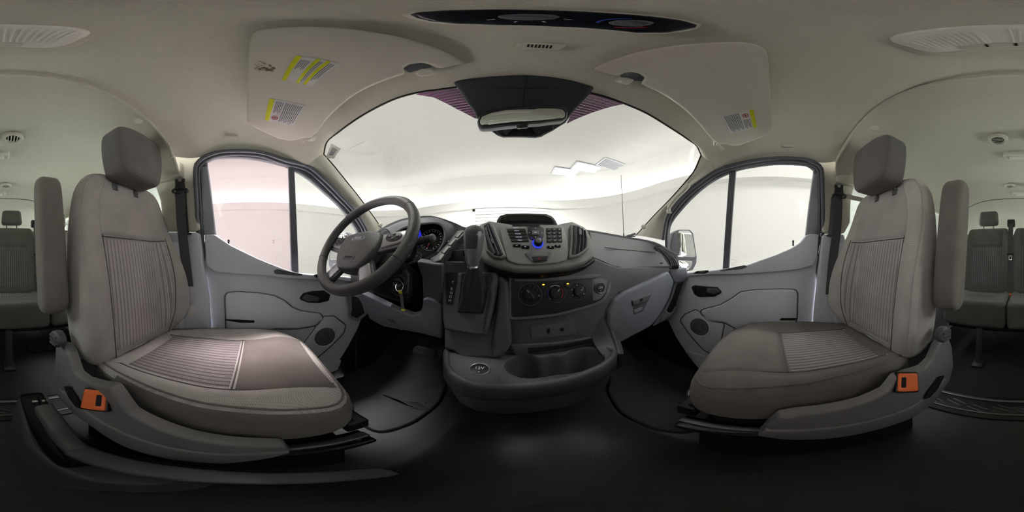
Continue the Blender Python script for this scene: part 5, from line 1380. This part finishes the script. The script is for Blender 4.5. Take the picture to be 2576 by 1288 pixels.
# ------------------------------------------------------------------ overhead: mirror housing, mirror, visors, console, lamps
tp = Plane((CX-.01, .40, .85+.515), (0, -.56, -.83))
def ploy(px, d=0): return px
HS = thing('mirror_housing', 'large dark sensor housing at the top centre of the windshield', 'housing', tp.at(1318, 270))
hsp = [(1137, 206), (1160, 200), (1200, 195), (1260, 190), (1320, 188), (1380, 192), (1440, 202), (1498, 219), (1488, 235), (1470, 254), (1442, 284), (1424, 310), (1392, 330), (1362, 346), (1345, 349), (1265, 348), (1250, 342), (1222, 322), (1200, 300), (1190, 280), (1172, 258), (1152, 226)]
slab('shell', tp, hsp, NAVY, HS, .010, .010, .05, seg=4)
slab('shell_half_seam', tp.sh(.0008), [(1325, 190), (1327, 190), (1316, 268), (1314, 268)], MATTE, HS, .0005, .0003, .001)
slab('lower_cover', tp.sh(.006), [(1238, 318), (1290, 308), (1340, 306), (1398, 312), (1392, 328), (1361, 344), (1344, 347), (1266, 346), (1252, 340)], NAVY, HS, .008, .008, .02)
slab('cover_recess', tp.sh(.0066), [(1290, 315), (1345, 313), (1352, 338), (1330, 342), (1275, 340)], MATTE, HS, .008, .0006, .002)
for (x0, x1) in (((1296, 314), (1270, 334)), ((1338, 312), (1352, 334))):
    tube('cover_rib', [tp.sh(.006).at(*x0), tp.sh(.010).at(*((x0[0]+x1[0])/2, (x0[1]+x1[1])/2)), tp.sh(.006).at(*x1)], .007, NAVY, HS, 10)
slab('hatch_line', tp.sh(.0008), [(1232, 207), (1240, 216), (1260, 219), (1330, 221), (1395, 222), (1414, 219), (1420, 212), (1418, 220), (1396, 225), (1330, 224), (1258, 222), (1237, 218)], MATTE, HS, .002, .0003, .001)
RM = thing('rear_view_mirror', 'interior rear-view mirror hanging from the dark housing', 'mirror', PY(1315, 295, .36))
mp = Plane(PY(1315, 294, .365), V((.06, -.95, -.27)))
mo = [(1199, 304), (1205, 291), (1232, 279), (1280, 271), (1340, 268), (1405, 268), (1423, 271), (1430, 282), (1428, 297), (1418, 303), (1360, 309), (1290, 314), (1230, 321), (1210, 322), (1202, 318)]
slab('mirror_shell', mp, mo, GREYM2, RM, .010, .007, .028, seg=4)
slab('mirror_bezel', mp.sh(.0015), [(1202, 304), (1207, 292), (1233, 281), (1280, 273), (1340, 270), (1403, 270), (1420, 273), (1427, 283), (1425, 295), (1416, 301), (1360, 306), (1290, 311), (1230, 317), (1211, 318), (1205, 314)], BLACK, RM, .008, .002, .004)
slab('mirror_glass', mp.sh(.0022), [(1207, 304), (1212, 294), (1236, 284), (1282, 276), (1340, 273), (1400, 273), (1417, 276), (1422, 284), (1421, 293), (1413, 298), (1358, 303), (1290, 308), (1230, 314), (1213, 315), (1208, 311)], MIRROR, RM, .008, .0004, .002)
slab('dimming_tab', mp.sh(.004), [(1300, 309), (1328, 307), (1329, 319), (1302, 321)], BLACK, RM, .003, .003, .012)
tube('mirror_stem', [mp.at(1318, 294)-mp.n*.026, tp.at(1316, 290)], .012, BLACK, RM, 12)
# dotted ceramic border between housing and windshield edge
FRIT = bpy.data.materials.new('dotted_frit'); FRIT.use_nodes = True; nt = FRIT.node_tree; N = nt.nodes; L = nt.links; N.remove(N['Principled BSDF'])
tc = N.new('ShaderNodeTexCoord'); vo = N.new('ShaderNodeTexVoronoi'); vo.inputs['Scale'].default_value = 330; vo.inputs['Randomness'].default_value = 0; L.new(tc.outputs['Object'], vo.inputs['Vector'])
lt = N.new('ShaderNodeMath'); lt.operation = 'LESS_THAN'; lt.inputs[1].default_value = .60; L.new(vo.outputs[0], lt.inputs[0])
tr = N.new('ShaderNodeBsdfTransparent'); df = N.new('ShaderNodeBsdfDiffuse'); df.inputs[0].default_value = lin((128, 50, 122))+(1,)
mx = N.new('ShaderNodeMixShader'); L.new(lt.outputs[0], mx.inputs[0]); L.new(tr.outputs[0], mx.inputs[1]); L.new(df.outputs[0], mx.inputs[2]); L.new(mx.outputs[0], N['Material Output'].inputs[0])
fpn = tp.sh(-.035)
for px in ([(1045, 238), (1066, 231), (1100, 226), (1128, 223), (1150, 222), (1210, 300), (1195, 298), (1180, 290), (1150, 275), (1118, 258), (1090, 245)], [(1484, 235), (1519, 244), (1545, 253), (1568, 262), (1540, 268), (1500, 280), (1468, 292), (1440, 304), (1425, 312), (1440, 280)]):
    slab('dotted_border', fpn, px, FRIT, wind, .002, .0002, .0006)
# visors
def label_sheet(pl, px, parent, ybar, lines, ring=None):
    """paper warning label: a yellow heading strip and grey lines of fine print, laid in the label's own axes"""
    P = [V(pl.uv(pl.at(*q))) for q in px]                   # four corners: heading end first
    c = lambda f, g: (P[0].lerp(P[1], g)).lerp(P[3].lerp(P[2], g), f)
    W = lambda d: (lambda u, v, n: pl.w(u, v, n+d))
    t = slab2('warning_label', P, W(.0012), PAPER, parent, .0003, .001)
    for f0, f1 in ybar: slab2('heading_strip', [c(f0, 0), c(f0, 1), c(f1, 1), c(f1, 0)], W(.0017), YELLOW, t, .0001, .0005)
    for f, g0, g1, h in lines: slab2('fine_print', [c(f, g0), c(f, g1), c(f+h, g1), c(f+h, g0)], W(.0016), INK, t, .0001, .0004)
    if ring:
        f, g, r = ring; o = c(f, g)
        tube('ban_ring', [pl.w(o.x+r*math.cos(k*2*PI/24), o.y+r*math.sin(k*2*PI/24), .002) for k in range(24)], .0011, REDP, t, 5, True)
        tube('ban_bar', [pl.w(o.x-r*.7, o.y+r*.7, .002), pl.w(o.x+r*.7, o.y-r*.7, .002)], .0009, REDP, t, 5)
        lathe('ban_figure', [(0, .0006), (r*.35, .0006), (r*.4, 0)], frame(pl.w(o.x, o.y, .0016), pl.n, pl.b), INK, t, 12)
    return t
def visor(left):
    if left:
        vp = plane3(PZ(1172, 158, .612), PZ(620, 310, .548), PZ(640, 78, .655))
        o_ = [(620, 308), (620, 200), (623, 110), (630, 84), (645, 76), (700, 69), (760, 66), (850, 69), (950, 82), (1040, 101), (1110, 125), (1155, 148), (1173, 158), (1163, 162), (1112, 172), (1098, 170), (1086, 163), (1060, 158), (1032, 162), (1016, 172), (1020, 186), (975, 201), (930, 219), (895, 238), (860, 264), (825, 298), (800, 332), (782, 348), (762, 348), (748, 352), (730, 356), (700, 350), (660, 332), (632, 318)]
        lab = 'large beige driver sun visor with two warning labels and a brown stain'
        clip = [(1046, 186), (1058, 194), (1090, 188), (1097, 183), (1082, 173), (1060, 174)]; rec = [(1014, 172), (1020, 164), (1040, 159), (1062, 158), (1082, 163), (1088, 170), (1060, 174), (1030, 184)]
        hinge = (783, 349); pin = (766, 352)
    else:
        vp = plane3(PZ(1492, 178, .612), PZ(1944, 330, .548), PZ(1915, 112, .655))
        o_ = [(1490, 176), (1500, 168), (1530, 155), (1590, 135), (1650, 122), (1720, 112), (1800, 106), (1870, 105), (1905, 111), (1927, 122), (1934, 140), (1938, 200), (1943, 290), (1943, 330), (1932, 341), (1900, 353), (1862, 367), (1845, 368), (1828, 363), (1810, 364), (1798, 358), (1785, 345), (1760, 315), (1730, 284), (1700, 260), (1670, 240), (1635, 222), (1612, 212), (1622, 196), (1608, 186), (1585, 182), (1568, 185), (1558, 192), (1545, 190), (1515, 183)]
        lab = 'beige passenger sun visor with one warning label'
        clip = [(1543, 203), (1556, 195), (1575, 196), (1597, 202), (1578, 214), (1553, 208)]; rec = [(1556, 192), (1570, 184), (1588, 182), (1608, 187), (1620, 196), (1616, 205), (1595, 203), (1575, 196)]
        hinge = (1803, 362); pin = (1814, 370)
    t = thing('sun_visor', lab, 'sun visor', vp.at(900, 200) if left else vp.at(1780, 230), 'sun visors')
    slab('visor_panel', vp, o_, VISOR, t, .012, .008, .018, seg=4)
    slab('clip_recess', vp.sh(-.006), rec, GREYM2, t, .006, .001, .006)
    slab('visor_clip', vp.sh(.004), clip, TRIM, t, .006, .004, .02)
    slab('clip_mark', vp.sh(.0045), [(1063, 184), (1080, 182), (1083, 186), (1066, 188)] if left else [(1561, 203), (1574, 202), (1578, 207), (1564, 208)], VISOR, t, .001, .0005, .002)
    tube('hinge_bar', [vp.sh(-.006).at(*hinge), vp.sh(-.004).at(*pin), vp.sh(-.002).at(pin[0]-(6 if left else -6), pin[1]+6)], .0045, TRIM, t, 8)
    slab('hinge_bracket', vp.sh(-.012), [(hinge[0]-6, hinge[1]-6), (hinge[0]+10, hinge[1]-8), (hinge[0]+9, hinge[1]+6), (hinge[0]-8, hinge[1]+8)], TRIM, t, .006, .004, .02)
    ln = lambda f0, f1, n, g0, g1: [(f0+(f1-f0)*k/n, g0, g1-.1*((k*7) % 3)/2, (f1-f0)/n*.45) for k in range(n)]
    if left:
        label_sheet(vp, [(745, 140), (709, 202), (786, 217), (856, 160)], t, [(0, .13), (.44, .54), (.68, .78)], ln(.17, .40, 5, .12, .50)+ln(.56, .66, 2, .08, .92)+ln(.80, .97, 3, .08, .80))
        label_sheet(vp, [(678, 248), (666, 302), (738, 319), (771, 267)], t, [(0, .14)], ln(.20, .42, 5, .06, .60)+ln(.46, .95, 9, .06, .95), (.30, .80, .0085))
        STAIN = bpy.data.materials.new('brown_stain'); STAIN.use_nodes = True; nt = STAIN.node_tree; N = nt.nodes; L = nt.links
        p = N['Principled BSDF']; p.inputs['Base Color'].default_value = lin((140, 96, 48))+(1,); p.inputs['Roughness'].default_value = .9
        tc = N.new('ShaderNodeTexCoord'); nz = N.new('ShaderNodeTexNoise'); nz.inputs['Scale'].default_value = 55; nz.inputs['Detail'].default_value = 8; nz.inputs['Distortion'].default_value = 2
        L.new(tc.outputs['Object'], nz.inputs['Vector']); rp = N.new('ShaderNodeValToRGB'); rp.color_ramp.elements[0].position = .46; rp.color_ramp.elements[1].position = .70; rp.color_ramp.elements[1].color = (.45, .45, .45, 1)
        L.new(nz.outputs[0], rp.inputs[0]); L.new(rp.outputs[0], p.inputs['Alpha'])
        slab('stain', vp.sh(.0006), [(640, 158), (652, 152), (670, 160), (690, 166), (695, 176), (686, 183), (668, 181), (645, 182), (638, 172)], STAIN, t, .004, .0001, .0003)
    else:
        label_sheet(vp, [(1895, 275), (1904, 320), (1838, 337), (1813, 292)], t, [(0, .13)], ln(.18, .42, 5, .45, .95)+ln(.46, .95, 9, .06, .95), (.28, .24, .0085))
    return t
visor(True); visor(False)
# overhead rear climate panel
OC = thing('overhead_control', 'glossy dark overhead control panel with two grey dials and red and blue arcs', 'control panel', PZ(1400, 50, .69))
op = plZ(.652)
slab('panel', op, [(1026, 37), (1045, 31), (1120, 26), (1250, 23), (1400, 26), (1540, 33), (1650, 42), (1720, 52), (1757, 63), (1752, 70), (1725, 76), (1680, 83), (1600, 84), (1540, 77), (1400, 68), (1250, 64), (1150, 61), (1080, 54), (1045, 46)], mat('overhead_gloss', (24, 26, 34), .25, var=0), OC, .008, .006, .02)
slab('panel_rim', op.sh(-.003), [(1010, 38), (1040, 30), (1120, 25), (1250, 21.5), (1400, 24.5), (1540, 31), (1660, 41), (1730, 51), (1768, 63), (1758, 72), (1730, 79), (1680, 86), (1600, 87), (1540, 80), (1400, 71), (1250, 67), (1150, 64), (1075, 57), (1035, 48)], TRIM, OC, .008, .004, .015)
for (x, y, kind) in ((1330, 43, 0), (1588, 58, 1)):
    M = frame(op.at(x, y)+op.n*.001, op.n, (0, 1, 0))
    k_ = lathe('dial', [(0, .010), (.010, .010), (.0125, .007), (.013, 0)], M, GREYM2, OC, 28)
    plate('dial_grip', rect(.007, .026, .003), M @ Matrix.Rotation(1.2, 4, 'Z') @ T(0, 0, .016), SEAL, k_, .002, .006)
    if kind:
        arcmark(M, .019, -50, 30, BLUEP, k_, .002); arcmark(M, .019, 95, 165, REDP, k_, .002)
    else:
        for a in (30, 75, 120, 165): plate('dial_tick', rect(.005, .0015, .0004), M @ Matrix.Rotation(math.radians(a), 4, 'Z') @ T(.020, 0, .001), WHITE, k_, .0001, .0004)
# microphone grille behind the mirror
OV = thing('overhead_grille', 'small beige slotted grille in the headliner ahead of the control panel', 'grille', PZ(1360, 117, .665))
og = plane3(PZ(1300, 118, .641), PZ(1420, 116, .641), PZ(1360, 128, .637)).sh(.006)
slab('bezel', og, [(1297, 119), (1302, 108), (1312, 105), (1345, 106), (1424, 112), (1423, 116), (1405, 127), (1394, 129), (1310, 124)], TRIM, OV, .004, .003, .014)
for k in range(7):
    x = 1327+k*9.6; slab('slot', og.sh(.0004), [(x, 111+k*.5), (x+6, 111.4+k*.5), (x+3.5-k*.3, 119+k*.55), (x-1.5-k*.3, 118.6+k*.55)], MATTE, OV, .0006, .0002, .001)
# front dome lamp
DL = thing('dome_lamp', 'large beige front dome lamp with ribbed clear lenses and switches', 'lamp', (.027, -.155, 1.54))
dz = .85+.686
Md = frame((.027, -.155, dz), (0, 0, -1), (0, 1, 0))
plate('housing', rect(.215, .100, .04, 8), Md, LAMPW, DL, .012, .03, 4)
plate('recess', rect(.245, .130, .055, 8), Md @ T(0, 0, -.012), HEAD, DL, .008, .02, 3)
for sx in (-1, 1):
    ln_ = plate('lens', fillet([(-.045, -.037), (.045, -.037), (.045, .037), (-.045, .037)], .022, 6), Md @ T(sx*.052, .0, .0015), LENS, DL, .003, .006)
    for k in range(11): rbox('lens_rib', (.0025, .058, .002), Md @ T(sx*.052-.036+k*.0072, .004, .0022), LENS, ln_, .0006)
plate('switch_bar', rect(.11, .020, .006), Md @ T(0, -.036, .003), TRIM, DL, .003, .008)
for k in range(3): plate('switch', rect(.030, .014, .004), Md @ T(-.035+k*.035, -.036, .005), VISOR, DL, .002, .005)
for k in range(2): plate('switch_gap', rect(.003, .013, .001), Md @ T(-.0175+k*.035, -.036, .0045), MATTE, DL, .0005, .003)
# coat-hook caps over the doors
for k, (x, y, X, lb) in enumerate(((582, 345, -.68, 'small flush beige cap in the headliner over the driver door'), (1983, 366, .765, 'small flush beige cap in the headliner over the passenger door'))):
    p = PX(x, y, X*.93); q = thing('headliner_cap', lb, 'cap', p, 'headliner caps')
    M = frame(p, EYE-p); plate('cap', rect(.05, .014, .004), M, TRIM, q, .002, .03); plate('cap_slot', rect(.028, .003, .001), M @ T(0, 0, .0004), VISOR, q, .0003, .002)
# windshield sticker
wp = plane3(PZ(822, 357, .54), PX(835, 412, -.685), PZ(880, 311, .56)).sh(.004)
ST = thing('windshield_sticker', 'pale barcode sticker in the upper driver corner of the windshield', 'sticker', wp.at(836, 379))
slab('sticker_sheet', wp, [(819, 398), (834, 361), (857, 375), (840, 399)], mat('sticker_paper', (196, 198, 186), .7, var=.02), ST, .001, .0002, .0008)
for k in range(7):
    f = .18+k*.1; a = V((823+f*13, 394+f*.6)); b = V((834+f*20, 366+f*9))
    q0, q1 = a.lerp(b, .15), a.lerp(b, .88); slab('barcode_bar', wp.sh(.0004), [(q0.x, q0.y), (q1.x, q1.y), (q1.x+1.2, q1.y+.8), (q0.x+1.2, q0.y+.8)], INK, ST, .0002, .0001, .0003)
refl_ = thing('reflection_line', 'thin dark line on the studio ceiling imitating a windshield reflection', 'vent', pc.at(898, 366))  # dark strip standing in for a reflection in the windshield
slab('reflection_strip', pc.sh(.02), [(878, 375), (918, 357), (919, 359), (879, 377)], GREYM, refl_, .002, .002, .01)
# door mirrors
for L_2 in (True, False):
    if L_2:
        cX = lambda x: 2*(1288)-x-8
        mpn = Plane((-1.06, .60, .85), V((.55, -.85, 0))); fx = lambda q: [(2*1288-x+3, y+6) for x, y in q]; lb = 'black door mirror outside the driver quarter window'
    else:
        mpn = Plane((1.10, .66, .85), V((-.55, -.85, 0))); fx = lambda q: q; lb = 'tall black door mirror outside the passenger quarter window'
    t = thing('door_mirror', lb, 'mirror', mpn.at(*fx([(1722, 630)])[0]), 'door mirrors')
    slab('mirror_shell', mpn, fx([(1684, 655), (1687, 610), (1694, 586), (1708, 577), (1736, 577), (1745, 586), (1754, 646), (1753, 662), (1744, 680), (1726, 684), (1705, 678), (1690, 668)]), SEAL, t, .02, .012, .10, seg=4)
    slab('main_glass', mpn.sh(.002), fx([(1704, 588), (1708, 581), (1734, 581), (1741, 590), (1750, 643), (1748, 647), (1704, 646)]), MIRROR, t, .012, .001, .004)
    slab('wide_angle_glass', mpn.sh(.002), fx([(1706, 655), (1742, 657), (1740, 669), (1732, 678), (1722, 680), (1708, 672)]), MIRROR, t, .008, .001, .004)
    p = mpn.at(*fx([(1690, 660)])[0]); tube('mirror_arm', [p, p-V((.10 if not L_2 else -.10, .0, .08)), p-V((.16 if not L_2 else -.16, -.02, .12))], .03, BLACK, t, 10)
# bonnet, wipers, aerial
BN = thing('bonnet', 'white van bonnet beyond the windshield', 'bonnet', (CX, 1.6, .7))
rows = [[V((CX+u*.85, 1.08-.25*u*u+v*.75, .90-.10*u*u-v*.38*v-.03)) for u in [-1+k/6 for k in range(13)]] for v in (0, .3, .6, 1)]
surf('panel', rows, BODY, BN, 30, 12, .01)
AN = thing('aerial', 'thin black whip aerial standing on the passenger side of the bonnet', 'aerial', PY(1569, 598, 1.25))
tube('whip', [PY(1562, 440, 1.25), PY(1566, 520, 1.25), PY(1569, 592, 1.25)], [.0022, .0028, .0032], BLACK, AN, 8)
lathe('aerial_base', [(0, .05), (.004, .05), (.009, .01), (.02, 0), (.02, -.04)], T(*PY(1569, 598, 1.25)), BLACK, AN, 16)
WP = thing('wiper', 'black windshield wiper arm lying at the base of the glass', 'wiper', PY(1580, 595, 1.08))
tube('wiper_arm', [PY(1545, 600, 1.10), PY(1570, 597, 1.09), PY(1598, 588, 1.06)], [.006, .009, .010], BLACK, WP, 8)
tube('wiper_blade', [PY(1480, 598, 1.14), PY(1545, 599, 1.12), PY(1598, 594, 1.08)], .006, MATTE, WP, 8)
# white tag by the driver seat; its passenger-side twin stands for white sill paint
for k, (x, y, X, lb) in enumerate(((482, 784, -.755, 'white hanging tag between the driver seat and the door pillar'), (2098, 778, .835, 'white door-sill paint, shaped as a tag, between the passenger seat and the door pillar'))):
    s = 1 if k == 0 else -1; p = plX(X+s*.03).at(x, y)
    q = thing('white_tag_patch', lb, 'tag', p, 'hanging tags'); M = frame(p, (s, .4, 0))
    plate('paper', fillet([(-.018, -.03), (.018, -.026), (.018, .02), (0, .034), (-.018, .02)], .004), M, PAPER, q, .0005, .0015)
    tube('string', [M @ V((0, .028, .001)), M @ V((s*.02, .05, 0)), M @ V((s*.01, .09, -.01))], .0012, PAPER, q, 5)
